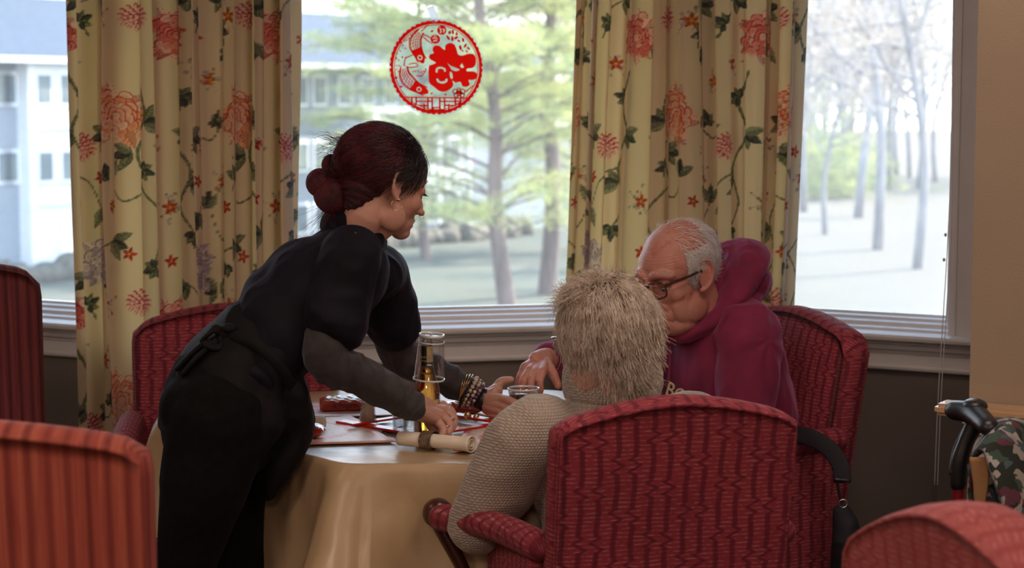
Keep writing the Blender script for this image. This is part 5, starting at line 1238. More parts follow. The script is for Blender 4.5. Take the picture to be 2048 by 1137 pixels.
# right hand hanging over the glass
wr = P(1094, 716, 4.73); kn = [P(1050, 735, 4.62), P(1058, 742, 4.60), P(1070, 745, 4.59), P(1084, 745, 4.59)]
hd = [tube([P(1130, 720, 4.86), wr, P(1074, 730, 4.66)], [(.026, .022), (.025, .020), (.033, .019)], side=(0, .7, .7), nseg=18)]
hd += [tube([wr, k_], [.018, .0125], nseg=12) for k_ in kn]
hd += [finger([kn[0], P(1040, 756, 4.60), P(1037, 772, 4.60), P(1040, 790, 4.61)], [.0115, .0098, .009, .0070]),
       finger([kn[1], P(1047, 762, 4.57), P(1045, 780, 4.57), P(1050, 797, 4.585)], [.0115, .0100, .009, .0072]),
       finger([kn[2], P(1062, 764, 4.56), P(1062, 782, 4.56), P(1065, 797, 4.575)], [.0115, .0098, .0088, .0070]),
       finger([kn[3], P(1080, 764, 4.57), P(1081, 778, 4.57), P(1080, 790, 4.58)], [.0105, .0088, .008, .0065]),
       finger([P(1092, 726, 4.68), P(1102, 742, 4.63), P(1110, 757, 4.61), P(1116, 772, 4.60)], [.0150, .0125, .0110, .0085])]
V, Fc, N = remesh(hd, .0022, 2); V = V + N * (.0006 * ridge(V * 90, 2))[:, None]; chunks.append((V, Fc))
# left hand on the table edge behind the woman
lh = [tube([Vector((.40, 4.42, .78)), Vector((.33, 4.42, .775)), Vector((.28, 4.43, .77))], [(.024, .02), (.028, .018), (.038, .014)], side=(0, 1, 0), nseg=16)]
for i in range(4): y = 4.40 + i * .02; lh.append(finger([Vector((.28, y, .772)), Vector((.245, y, .775)), Vector((.215, y, .762))], [.010, .009, .007]))
lh.append(finger([Vector((.33, 4.45, .775)), Vector((.30, 4.475, .772)), Vector((.275, 4.48, .765))], [.012, .011, .008]))
V, Fc, N = remesh(lh, .003, 2); chunks.append((V, Fc))
_n = Vector((.515, 4.84, .99)); _s = Vector((.525, 4.85, .93))
chunks += [tube([_n, _s, Vector((.60, 4.90, .52))], [(.05, .05), (.14, .08), (.13, .09)], side=ml), tube([_s + ml * .15, _s + ml * .17 + Vector((-.02, -.09, -.25)), Vector((.40, 4.42, .78))], [.045, .038, .024]), tube([_s - ml * .15, Vector((.30, 4.90, .80)), P(1125, 719, 4.85)], [.045, .036, .024])]
join_islands('body', chunks, 'skin_m', man)
def eyes(HM, root, look=.0):
    for s in (-1, 1):
        o = MB().add(*xf(ell((.0725, s * .032, -.006), (.0115, .0115, .0115), None, 16, 12), HM)).build('eye', 'eye', None, True); keep(o, root)
        i = MB().add(*xf(ell((.0822, s * .032, -.012), (.0020, .0045, .0030), None, 14, 8), HM)).build('iris', 'dark', None, True); bpy.context.view_layer.update(); keepsub(i, o)
eyes(HM, man)
# hooded sweatshirt
sC = P(1440, 770, 4.84); up = Vector((0, 0, 1))
def tor(px, py, Y): return P(px, py, Y)
pel = Vector((.60, 4.90, .50)); wst = Vector((.585, 4.89, .66)); chs = Vector((.545, 4.86, .84)); shl = Vector((.525, 4.85, .955)); nkb = Vector((.515, 4.84, 1.03))
side = ml
Ls = shl + ml * .162 + Vector((0, 0, -.025)); Rs = shl - ml * .175 + Vector((0, 0, -.02))
elbL = Ls + Vector((-.02, -.09, -.27)); wrL = Vector((.385, 4.42, .79)); elbR = Vector((.30, 4.90, .80))
gp_ = [tube([pel, wst, chs, shl, nkb], [(.19, .15), (.20, .165), (.205, .145), (.165, .105), (.09, .08)], side=side, nseg=28),
       tube([Ls - ml * .05, Ls, Ls.lerp(elbL, .5), elbL], [.075, .082, .072, .062], nseg=20), tube([elbL, elbL.lerp(wrL, .5), wrL], [.062, .052, .042], nseg=18),
       tube([Rs + ml * .05, Rs, Rs.lerp(elbR, .5), elbR], [.075, .080, .070, .060], nseg=20), tube([elbR, P(1150, 728, 4.88), P(1112, 716, 4.80)], [.060, .047, .037], nseg=18),
       tube([P(1112, 716, 4.80), P(1096, 712, 4.77)], [.040, .036], nseg=18)]
def pull(V, N):   # drape folds radiating from the shoulder and chest
    d = V - np.array(Ls); t = np.arctan2(d[:, 2], d @ np.array(mf)); r = np.linalg.norm(d, axis=1)
    return V + N * (.0035 * np.sin(t * 7 + r * 14) * np.exp(-((r - .17) / .12) ** 2))[:, None]
garment('sweatshirt', gp_, .0062, 'maroon', man, amp=.0075, sc=9, stretch=(1, 1, .55), smooth=6, seed=3, post=pull)
# hood: soft collar roll round the neck, standing up behind the head
HF = basis(mf)
def hl(a, b, c): return nkb + mf * a + ml * b + up * c
hood = [tube([hl(.135, .02, -.115), hl(.105, .075, -.095), hl(.03, .100, -.040), hl(-.035, .088, .050), hl(-.075, .04, .095), hl(-.08, -.03, .095), hl(-.05, -.085, .06), hl(.02, -.10, -.02), hl(.10, -.075, -.09), hl(.135, -.01, -.115)],
             [(.014, .026), (.018, .030), (.024, .040), (.030, .055), (.032, .062), (.032, .062), (.030, .052), (.024, .04), (.018, .03), (.014, .026)], side=up, nseg=20, sub=6),
        tube([hl(-.03, .085, -.01), hl(-.08, .06, .02), hl(-.105, .0, .015), hl(-.08, -.06, .02), hl(-.03, -.085, -.01)], [.040, .050, .055, .050, .04], nseg=18),
        tube([hl(.05, .09, -.08), hl(-.03, .105, -.03), hl(-.07, .07, -.01)], [.026, .034, .036], nseg=16)]
garment('hood', hood, .0055, 'maroon', man, amp=.0065, sc=16, stretch=(1, 1, .8), smooth=5, seed=8)
gmb = MB()
for (dx, col_) in ((0, 0),):
    gmb.tube([hl(.14, .035, -.09), hl(.150, .045, -.16), hl(.158, .05, -.24)], .0025, seg=6)
    gmb.tube([hl(.14, -.02, -.09), hl(.155, -.02, -.16), hl(.160, -.02, -.24)], .0025, seg=6)
o = gmb.build('drawstring', 'maroon', None, True); keep(o, man)
# shoulder seam and letters on the chest
sm = MB().tube([Ls + ml * -.045 + up * .075 + mf * -.02, Ls + ml * .0 + up * .068 + mf * .055, Ls + ml * -.01 + up * .0 + mf * .088, Ls + up * -.08 + mf * .078], .0022, seg=6); o = sm.build('seam', 'maroon', None, True); keep(o, man)
def letters():
    ax = (ml * .93 + mf * -.22 + up * -.30).normalized(); nn = (mf + ml * .22 + up * .12).normalized(); nn = (nn - ax * nn.dot(ax)).normalized(); vv = nn.cross(ax).normalized()
    c = P(1352, 789, 4.575)
    M = Matrix(((ax.x, vv.x, nn.x, c.x), (ax.y, vv.y, nn.y, c.y), (ax.z, vv.z, nn.z, c.z), (0, 0, 0, 1))); o = text('chest_letters', 'BO', .052, M, 'letter', None, .0012); bpy.context.view_layer.update(); keep(o, man)
letters()
# trousers and shoes (mostly hidden under the table)
tr = []
for s in (-1, 1):
    h = pel + ml * s * .09; k_ = h + mf * .42 + up * .0 + ml * s * .03; k_.z = .53; a = k_ + mf * .02; a.z = .10
    tr += [tube([h + up * .02, h.lerp(k_, .5) + up * .02, k_], [.095, .085, .068], nseg=16), tube([k_, (k_ + a) / 2, a], [.068, .058, .045], nseg=16)]
    sh = MB().tube([a + up * -.03 - mf * .05, a + up * -.05 + mf * .06, a + up * -.065 + mf * .17], [(.04, .045), (.045, .042), (.038, .03)], seg=14, side=ml); o = sh.build('shoe', 'black_plastic', None, True); keep(o, man)
garment('trousers', tr + [tube([pel, pel + up * .12], [(.17, .13), (.17, .13)], side=ml)], .012, 'trousers', man, smooth=3)
# spectacles
def specs(HM, root, m, lw=.024, lh=.0185, fx=.106, sc=1.0, tm=.0028):
    b = MB(); lens = []
    for s in (-1, 1):
        pts = []
        for t in np.linspace(0, 2 * pi, 25):
            c_, s_ = math.cos(t), math.sin(t); ex = .62
            pts.append((fx - .010 * (1 if True else 0) * abs(.031 + lw * c_ * 1) / .055 + 0, s * (.033 + lw * math.copysign(abs(c_) ** ex, c_)), -.005 + lh * math.copysign(abs(s_) ** ex, s_) - (.003 if c_ < 0 else 0)))
        V, Fc = tube(pts, tm * .8, nseg=8, sub=2, caps=False); V, Fc = xf((V, Fc), HM); b.add(V, Fc)
        n = len(pts) - 1; Vl = [tuple(HM @ Vector(p)) for p in pts[:-1]]; lens.append((Vl, [tuple(range(n))]))
        hx = fx - .010; V, Fc = tube([(hx - .001, s * .058, .008), (hx - .012, s * .066, .009), (.04, s * .074, .008), (-.004, s * .078, .008), (-.022, s * .080, -.008)], [(.0028, .0042), (.0024, .0040), (.002, .0032), (.002, .003), (.002, .003)], nseg=8, side=(0, 1, 0)); b.add(*xf((V, Fc), HM))
    V, Fc = tube([(fx - .0035, -.0105, .002), (fx + .001, 0, .005), (fx - .0035, .0105, .002)], tm * .85, nseg=8); b.add(*xf((V, Fc), HM))
    g = b.build('glasses', m, None, True); bpy.context.view_layer.update(); keep(g, root)
    for Vl, Fl in lens: o = mesh_np('lens', Vl, Fl, 'lens', None, False); keepsub(o, g)
    return g
specs(HM, man, 'tortoise', lw=.0255, lh=.0185, fx=.110)
# white hair: short, round the back and sides
rg = np.random.default_rng(12)
cH = np.array((-.018, 0, .035)); rH = np.array((.0985, .0775, .0845))
def scalp(n, keepf):
    out = []
    while len(out) < n:
        d = rg.normal(0, 1, (n, 3)); d /= np.linalg.norm(d, axis=1)[:, None]; p = cH + d * rH; m_ = keepf(p, d); out += list(p[m_])
    return np.array(out[:n])
def man_keep(p, d):
    hl_ = -.035 + .0 * p[:, 0]; back = (p[:, 0] < .035) & (p[:, 2] > -.042); side = (p[:, 2] < .085 - .5 * np.clip(p[:, 0] + .03, 0, 1)); bald = (p[:, 0] > -.045) & (p[:, 2] > .062); face = (p[:, 0] > .030)
    ear = (np.abs(p[:, 0] + .008) < .022) & (p[:, 2] < .018)
    den = np.where(bald, .10, 1.0) * np.where((p[:, 2] > .095), .25, 1) ; return back & ~face & ~ear & (rg.random(len(p)) < den)
rt = scalp(9000, man_keep)
st_ = comb(rt, cH, rH, lambda p, t: np.c_[-.55 - 0 * p[:, 0], 0 * p[:, 0], -.8 + 0 * p[:, 0]], .030, 7, lambda t: .001 + .0065 * t, .35, rg, clump=300, gravity=.3)
Rr, Tt = to_np(HM); st_ = st_ @ Rr.T + Tt; hair_curves('hair', st_, .00055, 'hair_m', man)
# brows, sideburn stubble
eb = []
for s in (-1, 1):
    for k in range(130):
        t = rg.random(); p0 = np.array((.084 + .010 * (1 - t) , s * (.012 + .042 * t), .024 + .006 * math.sin(t * 3) + rg.normal(0, .002))); p0[0] -= .016 * t * t
        d = np.array((.25, s * .75, .25 + rg.normal(0, .3))); d /= np.linalg.norm(d); eb.append([p0 + d * .011 * u + (.0025 * math.sin(u * 3), 0, 0) for u in np.linspace(0, 1, 5)])
eb = np.array(eb) @ Rr.T + Tt; hair_curves('eyebrows', eb, .00035, 'hair_m', man)

# ================================================================== the woman
wf = Vector((-.25, .97, 0)).normalized(); wl = Vector((-.97, -.25, 0)).normalized()
wom = empty('person', (.23, 3.80, 0), 0, 'white-haired woman in an oatmeal knit sweater sitting with her back to us', 'person')
HW = frame(P(1205, 676, 3.80), (-.62, .76, -.16), (0, 0, 1), .97)
hp = [xf(p, HW) for p in head_parts(True)]
hp.append(tube([HW @ Vector((-.03, 0, -.03)), HW @ Vector((-.035, 0, -.08)), P(1222, 800, 3.86)], [.050, .050, .054], nseg=20))
V, Fc, N = remesh(hp, .0034, 2); chunks = [(V, Fc)]
Lw = P(1058, 872, 3.74); Rw = P(1392, 862, 3.93)
for (w0, s) in ((Vector((.075, 4.10, .80)), 1), (Vector((.30, 4.12, .79)), -1)):
    pr = [tube([w0 + Vector((0, -.06, -.01)), w0, w0 + wf * .05], [(.024, .02), (.026, .018), (.036, .014)], side=(1, 0, 0), nseg=16)]
    for i in range(4): b0 = w0 + wf * .055 + Vector(((i - 1.5) * .019, 0, 0)); pr.append(finger([b0, b0 + wf * .035 + up * .003, b0 + wf * .062 - up * .012], [.0095, .0085, .007]))
    b0 = w0 + Vector((-s * .026 * -1, .01, 0)); pr.append(finger([b0, b0 + wf * .03 + Vector((s * .014, 0, 0)), b0 + wf * .055 + Vector((s * .016, 0, -.006))], [.012, .010, .008]))
    V, Fc, N = remesh(pr, .003, 2); chunks.append((V, Fc))
_s = P(1226, 850, 3.84)
chunks += [tube([P(1222, 800, 3.86), _s, Vector((.265, 3.82, .52))], [(.05, .05), (.13, .075), (.13, .09)], side=wl), tube([Lw, P(955, 1040, 3.80), Vector((.075, 4.05, .795))], [.042, .036, .022]), tube([Rw, Rw + Vector((.05, .10, -.23)), Vector((.30, 4.07, .785))], [.042, .034, .022])]
join_islands('body', chunks, 'skin_w', wom)
eyes(HW, wom)
pelw = Vector((.265, 3.82, .50)); cw = P(1228, 905, 3.83); sw = P(1226, 838, 3.84); nw = P(1222, 792, 3.85)
elw = P(952, 1048, 3.80); 
sp_ = [tube([pelw, Vector((.25, 3.83, .66)), cw, sw, nw], [(.19, .15), (.19, .145), (.185, .13), (.160, .100), (.092, .078)], side=wl, nseg=28),
       tube([Lw.lerp(sw, .25), Lw, Lw.lerp(elw, .55), elw], [.072, .078, .075, .064], nseg=22), tube([elw, elw.lerp(Vector((.07, 4.06, .80)), .5) + Vector((-.0, 0, -.01)), Vector((.075, 4.05, .80))], [.062, .052, .040], nseg=18),
       tube([Rw.lerp(sw, .25), Rw, Rw + Vector((.06, .05, -.16)), Rw + Vector((.05, .10, -.23))], [.072, .078, .068, .06], nseg=22), tube([Rw + Vector((.05, .10, -.23)), Vector((.33, 4.06, .80))], [.06, .04], nseg=16)]
def knuv(V):
    a = np.array((1.0, .25, 0)); return np.c_[V @ a + .35 * V[:, 1], V[:, 2] * 1.0 + .0 * V[:, 0]]
garment('sweater', sp_, .0058, 'knit', wom, amp=.0055, sc=8, stretch=(1, 1, .8), smooth=6, seed=5, uvf=knuv)
fw, lw2 = wf, wl
def cl_(a, b, c): return nw + wf * a + wl * b + up * (c + .012)
colr_ = [tube([cl_(.10 * math.cos(t) - .005, .098 * math.sin(t), -.012 + .020 * (1 - math.cos(t)) * .5) for t in np.linspace(-pi, pi, 14)], [(.034, .014)] * 14, side=up, nseg=16, sub=4, caps=False)]
garment('sweater_collar', [tube([cl_(.090 * math.cos(t) - .008, .090 * math.sin(t), .014 + .012 * (1 - math.cos(t)) * .5) for t in np.linspace(0.0, 2 * pi + .2, 16)], [(.040, .014)] * 16, side=up, nseg=16, sub=4)], .004, 'knit', wom, amp=.003, sc=20, smooth=3, seed=2, uvf=knuv)
tr = []
for s in (-1, 1):
    h = pelw + wl * s * .09; k_ = h + wf * .40; k_.z = .53; a = k_ + wf * .03; a.z = .10
    tr += [tube([h + up * .02, h.lerp(k_, .5) + up * .02, k_], [.088, .08, .062], nseg=16), tube([k_, (k_ + a) / 2, a], [.062, .055, .042], nseg=16)]
    sh = MB().tube([a + up * -.03 - wf * .05, a + up * -.05 + wf * .06, a + up * -.065 + wf * .15], [(.036, .04), (.04, .04), (.034, .028)], seg=14, side=wl); o = sh.build('shoe', 'black_plastic', None, True); keep(o, wom)
garment('trousers', tr + [tube([pelw, pelw + up * .1], [(.17, .13), (.17, .13)], side=wl)], .012, 'trousers', wom, smooth=3)
specs(HW, wom, 'silver', lw=.022, lh=.018, fx=.104, tm=.0016)
# hair: wavy, blonde turning white, from a crown whorl
cW = np.array((-.022, 0, .036)); rW = np.array((.096, .078, .075))
cap = [xf(ell(cW, rW * 1.05, None, 32, 24), HW), xf(ell((-.065, 0, -.030), (.048, .062, .062), None, 24, 16), HW)]
V, Fc, N = remesh(cap, .0045, 4); Ri, Ti = to_np(HW.inverted()); q = V @ Ri.T + Ti
V = V + N * (.004 * ridge(q * (30, 30, 9), 6))[:, None]
kf = []
for f in Fc:
    c = q[list(f)].mean(0)
    if not (c[0] > .052 and c[2] < .075) and not (c[0] > .015 and c[2] < .0): kf.append(f)
o = mesh_np('hair', V, kf, 'cap_w', None, True, np.c_[np.arctan2(q[:, 1], q[:, 0] + .02), q[:, 2] * 8]); keep(o, wom)
cH, rH = cW, rW
def wk_(p, d): return ((p[:, 0] < .055) | (p[:, 2] > .085)) & ~((p[:, 0] > .02) & (p[:, 2] < .005)) & (p[:, 2] > -.045)
rt = scalp(9500, wk_)
crown = np.array((-.01, .0, .13))
def wflow(p, t):
    a = p - crown; a = a / (np.linalg.norm(a, axis=1)[:, None] + 1e-6); return a * .55 + np.array((-.10, 0, -1.1)) * (.35 + .6 * np.clip((.12 - p[:, 2:3]) / .1, 0, 1))
ws = comb(rt, cW, rW, wflow, .114, 12, lambda t: .003 + .011 * math.sin(t * 2.6), .24, rg, clump=130, gravity=.62, wave=.16)
# short fluffy curls on top
rt2 = scalp(3200, lambda p, d: (p[:, 2] > .085) & (p[:, 0] > -.06)); w3 = comb(rt2, cW, rW, lambda p, t: np.c_[.2 + 0 * p[:, 0], .75 + 0 * p[:, 0], .55 - 1.1 * t + 0 * p[:, 0]], .060, 12, lambda t: .004 + .015 * math.sin(t * 2.2), .75, rg, clump=70, gravity=.95, wave=.5)
rt4 = scalp(3000, lambda p, d: (p[:, 0] < -.05) & (p[:, 2] < -.01)); w4 = comb(rt4, cW, rW, lambda p, t: np.c_[.25 + 0 * p[:, 0], 0 * p[:, 0], -1 + 0 * p[:, 0]], .055, 12, lambda t: .004 + .006 * t, .15, rg, clump=40, gravity=.9)
allw = np.concatenate([ws, w3, w4]); Rr, Tt = to_np(HW); allw = allw @ Rr.T + Tt; h_ = hair_curves('hair_strands', allw, .00070, 'hair_w', wom)

# ================================================================== the waitress
bf = Vector((.85, .50, 0)).normalized(); br = Vector((.50, -.85, 0)).normalized()   # facing and her right side
wai = empty('person', (-.60, 4.02, 0), 0, 'waitress in black with dark red hair in a bun leaning over the table', 'person')
HH = frame(P(770, 366, 4.17), (.80, .54, -.27), (.25, .13, .95), .975)
hp = [xf(p, HH) for p in head_parts(False)]
C7 = P(688, 492, 4.20)
hc_ = HH @ Vector((-.02, 0, -.05)); hp.append(tube([hc_, HH @ Vector((-.030, 0, -.095)), C7.lerp(hc_, .30), C7], [(.052, .050), (.047, .047), (.048, .048), (.056, .056)], nseg=20)); hp.append(tube([HH @ Vector((.03, 0, -.085)), HH @ Vector((-.005, 0, -.115)), C7.lerp(HH @ Vector((0, 0, -.1)), .4)], [.030, .036, .045], nseg=16))
V, Fc, N = remesh(hp, .0028, 6); chunks = [(V, Fc)]
# near (right) hand picking at the napkin
wr = P(836, 822, 4.13); K_ = [P(884, 812, 4.23), P(888, 822, 4.20), P(882, 832, 4.17), P(872, 840, 4.15)]
hd = [tube([P(815, 812, 4.11), wr, P(858, 822, 4.17)], [(.024, .021), (.024, .0205), (.035, .019)], side=(0, .8, .6), nseg=18)] + [tube([P(845, 823, 4.15 + .018 * (1.5 - i)), K_[i]], [.018, .0130], nseg=12) for i in range(4)]
hd += [finger([K_[0], P(902, 824, 4.23), P(906, 842, 4.215), P(897, 858, 4.19)], [.0120, .0105, .0092, .0072]),
       finger([K_[1], P(906, 836, 4.195), P(905, 854, 4.18), P(892, 868, 4.165)], [.0122, .0106, .0095, .0074]),
       finger([K_[2], P(899, 848, 4.165), P(896, 866, 4.15), P(882, 876, 4.15)], [.0120, .0102, .0092, .0072]),
       finger([K_[3], P(886, 857, 4.14), P(884, 872, 4.13), P(872, 878, 4.135)], [.0105, .0092, .0082, .0066]),
       finger([P(852, 832, 4.17), P(862, 850, 4.185), P(868, 864, 4.18), P(866, 880, 4.165)], [.0145, .0120, .0105, .0085])]
V, Fc, N = remesh(hd, .0020, 2); V = V + N * (.0004 * ridge(V * 100, 2))[:, None]; chunks.append((V, Fc))
# far (left) hand closing round the glass
wr2 = P(962, 797, 4.45)
hd = [tube([P(935, 783, 4.45), wr2, P(985, 803, 4.44)], [(.023, .020), (.023, .020), (.019, .036)], side=(0, 1, 0), nseg=18),
      tube([P(975, 795, 4.46), P(992, 782, 4.475)], [.020, .017], nseg=14),
      finger([P(984, 793, 4.47), P(993, 776, 4.485), P(1004, 764, 4.49), P(1022, 760, 4.485)], [.0155, .0125, .0112, .0082]),
      tube([P(978, 800, 4.43), P(1004, 799, 4.405)], [.018, .0128], nseg=12), tube([P(978, 806, 4.43), P(1002, 812, 4.40)], [.018, .0125], nseg=12), tube([P(976, 812, 4.43), P(998, 823, 4.40)], [.017, .0118], nseg=12), tube([P(974, 816, 4.44), P(992, 833, 4.41)], [.016, .011], nseg=12),
      finger([P(1004, 799, 4.405), P(1022, 803, 4.375), P(1040, 812, 4.365), P(1056, 822, 4.375)], [.0122, .0100, .0090, .0070]),
      finger([P(1002, 812, 4.40), P(1018, 819, 4.375), P(1035, 828, 4.365), P(1050, 837, 4.375)], [.0120, .0102, .0090, .0070]),
      finger([P(998, 823, 4.40), P(1010, 832, 4.375), P(1026, 841, 4.37), P(1040, 848, 4.378)], [.0115, .0098, .0086, .0068]),
      finger([P(992, 833, 4.41), P(1000, 842, 4.39), P(1010, 850, 4.385), P(1020, 855, 4.39)], [.0102, .0086, .0076, .0062])]
V, Fc, N = remesh(hd, .0021, 2); chunks.append((V, Fc))
chunks += [tube([C7, P(672, 545, 4.16), P(520, 702, 4.08), P(448, 800, 4.05)], [(.05, .045), (.12, .08), (.10, .075), (.12, .09)], side=br), tube([P(702, 512, 4.03), P(655, 708, 3.98), P(822, 812, 4.115)], [.040, .036, .024]), tube([P(762, 548, 4.34), P(798, 702, 4.455), P(940, 786, 4.45)], [.040, .036, .023])]
join_islands('body', chunks, 'skin_f', wai); eyes(HH, wai)
lsh = MB()
for s in (-1, 1):
    for k in range(9): a = (k - 4) * .16; p0 = Vector((.086, s * (.032 + .012 * math.sin(a)), -.001)); lsh.tube([HH @ p0, HH @ (p0 + Vector((.007, s * .002 * a, -.004))), HH @ (p0 + Vector((.011, s * .005 * a, -.003)))], [.0006, .0004, .0002], seg=5)
o = lsh.build('eyelashes', 'dark', None, True, kind='stuff'); keep(o, wai)
ebm = MB().tube([HH @ Vector((.092, -.012, .022)), HH @ Vector((.088, -.030, .028)), HH @ Vector((.074, -.050, .022))], [(.0028, .0018), (.0032, .002), (.0012, .001)], seg=8).tube([HH @ Vector((.092, .012, .022)), HH @ Vector((.088, .030, .028)), HH @ Vector((.074, .050, .022))], [(.0028, .0018), (.0032, .002), (.0012, .001)], seg=8)
o = ebm.build('eyebrows', 'hair_blk', None, True); keep(o, wai)
def ringat(c, r, w, ax, m, name, root=None, seg=28):
    ax = Vector(ax).normalized(); a = ax.orthogonal().normalized(); b = ax.cross(a); pts = [Vector(c) + a * r * math.cos(t) + b * r * math.sin(t) for t in np.linspace(0, 2 * pi, seg)]
    o = MB().tube(pts, w, seg=8, sub=1).build(name, m, None, True); bpy.context.view_layer.update(); keep(o, root or wai); return o
ringat(HH @ Vector((-.004, -.083, -.046)), .0125, .0008, HH.to_3x3() @ Vector((.35, .9, 0)), 'gold', 'hoop_earring')
ringat(HH @ Vector((.108, -.012, -.052)), .0048, .0006, HH.to_3x3() @ Vector((.6, .8, 0)), 'silver', 'nose_ring')
# torso clothing
sR = P(702, 512, 4.03); sL = P(762, 548, 4.34); eR = P(652, 712, 3.97); wR = P(826, 815, 4.115); eL = P(800, 706, 4.46); wL = P(942, 786, 4.45)
T0, T1, T2, T3, T4 = P(448, 800, 4.05), P(520, 702, 4.08), P(600, 612, 4.12), P(672, 540, 4.16), P(700, 492, 4.19)
def wrapf(V, N):
    d = V - np.array(P(560, 690, 4.0)); s = d @ np.array((.66, 0, .75)); t_ = d @ np.array((.75, 0, -.66)); return V + N * (.004 * np.sin(s * 60 + 4 * t_) * np.exp(-(s / .16) ** 2))[:, None]
tee = [tube([T1.lerp(T0, .35), T1, T2, T3, T4], [(.148, .108), (.138, .104), (.152, .115), (.158, .108), (.105, .070)], side=br, nseg=30),
       tube([sR + Vector((-.01, .07, -.01)), sR, sR.lerp(eR, .40), sR.lerp(eR, .66)], [.060, .066, .069, .073], nseg=22), tube([sL - Vector((0.01, .07, 0)), sL, sL.lerp(eL, .35), sL.lerp(eL, .62)], [.060, .064, .066, .068], nseg=22)]
garment('shirt', tee, .0055, 'navy_fab', wai, amp=.0065, sc=11, stretch=(.8, 1, .8), smooth=5, seed=6, post=wrapf)
col_ = [tube([P(768, 545, 4.23), P(760, 492, 4.135), P(742, 462, 4.105), P(712, 446, 4.12), P(690, 446, 4.18), P(696, 452, 4.27), P(735, 462, 4.31), P(768, 505, 4.30), P(772, 540, 4.25)], [(.020, .0055)] * 9, side=(-.35, 0, .9), nseg=14, sub=5)]
ca_ = (hc_ - C7).normalized(); cx_ = br - ca_ * br.dot(ca_); cx_.normalize(); cy_ = ca_.cross(cx_)
def cring(k, R_, off): return [C7.lerp(hc_, k) + cx_ * R_ * math.cos(t) + cy_ * R_ * math.sin(t) + ca_ * off * math.cos(t - .6) for t in np.linspace(-2.6, 2.9, 22)]
V, Fc = tube(cring(.52, .062, .0), [(.026, .0045)] * 22, side=ca_, nseg=14, sub=3); V2, F2 = tube(cring(.32, .070, .0), [(.022, .006)] * 22, side=ca_, nseg=14, sub=3)
o = MB().add(V, Fc).add(V2, F2).build('collar', 'navy_fab', None, True); keep(o, wai)
pk = MB().tube([P(752, 520, 4.22), P(762, 548, 4.24), P(752, 575, 4.24), P(766, 600, 4.25)], [.012, .018, .012, .006], seg=12); o = pk.build('shirt_placket', 'navy_fab', None, True); keep(o, wai)
def sleevefold(V, N):
    return V + N * (.0058 * np.sin((V @ np.array((.9, .1, -.45))) * 150 + 3 * vnoise(V * 14, 2)) * np.clip((V[:, 0] + .26) / .10, 0, 1) * (.4 + .6 * (vnoise(V * 9, 5) > -.1)))[:, None]
sl = [tube([sR, sR.lerp(eR, .5), eR, eR.lerp(wR, .5), wR], [.054, .054, .049, .042, .0325], nseg=24, sub=8), tube([eR.lerp(wR, .86), wR], [.038, .0335], nseg=20)]
garment('sleeve', sl, .0038, 'grey_fab', wai, amp=.0062, sc=18, stretch=(1, 1, .6), smooth=3, seed=1, post=sleevefold)
sl = [tube([sL, sL.lerp(eL, .5), eL, eL.lerp(wL, .5), wL], [.052, .050, .047, .040, .032], nseg=24, sub=8)]
garment('sleeve', sl, .0038, 'grey_fab', wai, amp=.0045, sc=20, stretch=(1, 1, .6), smooth=3, seed=9, post=sleevefold)
# trousers (leggings) down to the feet
hR, hL = P(442, 838, 3.97), P(462, 845, 4.14); kR, kL = P(372, 1135, 3.96), P(478, 1135, 4.14)
aR = Vector((-.71, 3.93, .09)); aL = Vector((-.52, 4.16, .09))
lg = [tube([P(450, 790, 4.05), P(440, 850, 4.05)], [(.155, .125), (.165, .130)], side=br, nseg=26),
      tube([hR, P(408, 975, 3.955), kR, (kR + aR) / 2 + Vector((-.01, .0, .03)), aR], [.112, .094, .064, .058, .040], nseg=22), tube([hL, P(452, 985, 4.14), kL, (kL + aL) / 2 + Vector((-.01, 0, .03)), aL], [.105, .088, .060, .056, .040], nseg=22),
      ell(P(415, 818, 4.00), (.105, .10, .085))]
garment('leggings', lg, .0075, 'black_fab', wai, amp=.003, sc=9, smooth=6, seed=4)
for a in (aR, aL):
    sh = MB().tube([a + Vector((-.05, -.02, -.03)), a + Vector((.05, .03, -.045)), a + Vector((.15, .09, -.06))], [(.036, .042), (.043, .042), (.036, .028)], seg=14, side=br); o = sh.build('shoe', 'black_plastic', None, True); keep(o, wai)
# apron: wraps the hips, hangs at the front, tied behind
ap = [tube([P(508, 706, 4.08), P(470, 765, 4.07), P(452, 822, 4.06)], [(.148, .112), (.170, .130), (.178, .140)], side=br, nseg=30),
      tube([P(560, 750, 4.06), P(560, 820, 4.08), P(535, 905, 4.09), P(512, 960, 4.09)], [(.13, .045), (.135, .060), (.12, .045), (.10, .020)], side=br, nseg=22)]
def aprf(V, N): 
    d = V @ np.array((.75, .3, -.5)); return V + N * (.0055 * np.sin(d * 55 + 3 * vnoise(V * 7, 1)))[:, None]
garment('apron', ap, .0055, 'apron', wai, amp=.006, sc=9, stretch=(1, 1, .6), smooth=4, seed=14, post=aprf)
bb = MB()
kn0 = P(450, 668, 3.99)
bb.tube([P(600, 800, 3.98), P(560, 735, 3.93), P(510, 690, 3.94), kn0, P(450, 668, 4.10)], [(.012, .004)] * 5, seg=10, side=(.5, 0, .8))
bb.add(*ell(kn0, (.022, .02, .02))).add(*ell(kn0 + Vector((.01, -.01, .012)), (.018, .016, .012)))
for (pts) in ([kn0, P(422, 692, 3.97), P(392, 718, 3.96), P(366, 748, 3.96)], [kn0, P(414, 684, 3.99), P(384, 706, 3.98), P(354, 738, 3.98)], [kn0, P(428, 660, 3.97), P(408, 682, 3.96), P(436, 694, 3.96), kn0], [kn0, P(475, 650, 4.02), P(500, 655, 4.01), P(480, 680, 4.01)]):
    bb.tube(pts, [(.013, .006)] * len(pts), seg=10, side=(.3, .8, .4))
o = bb.build('apron_ties', 'apron', None, True); keep(o, wai)
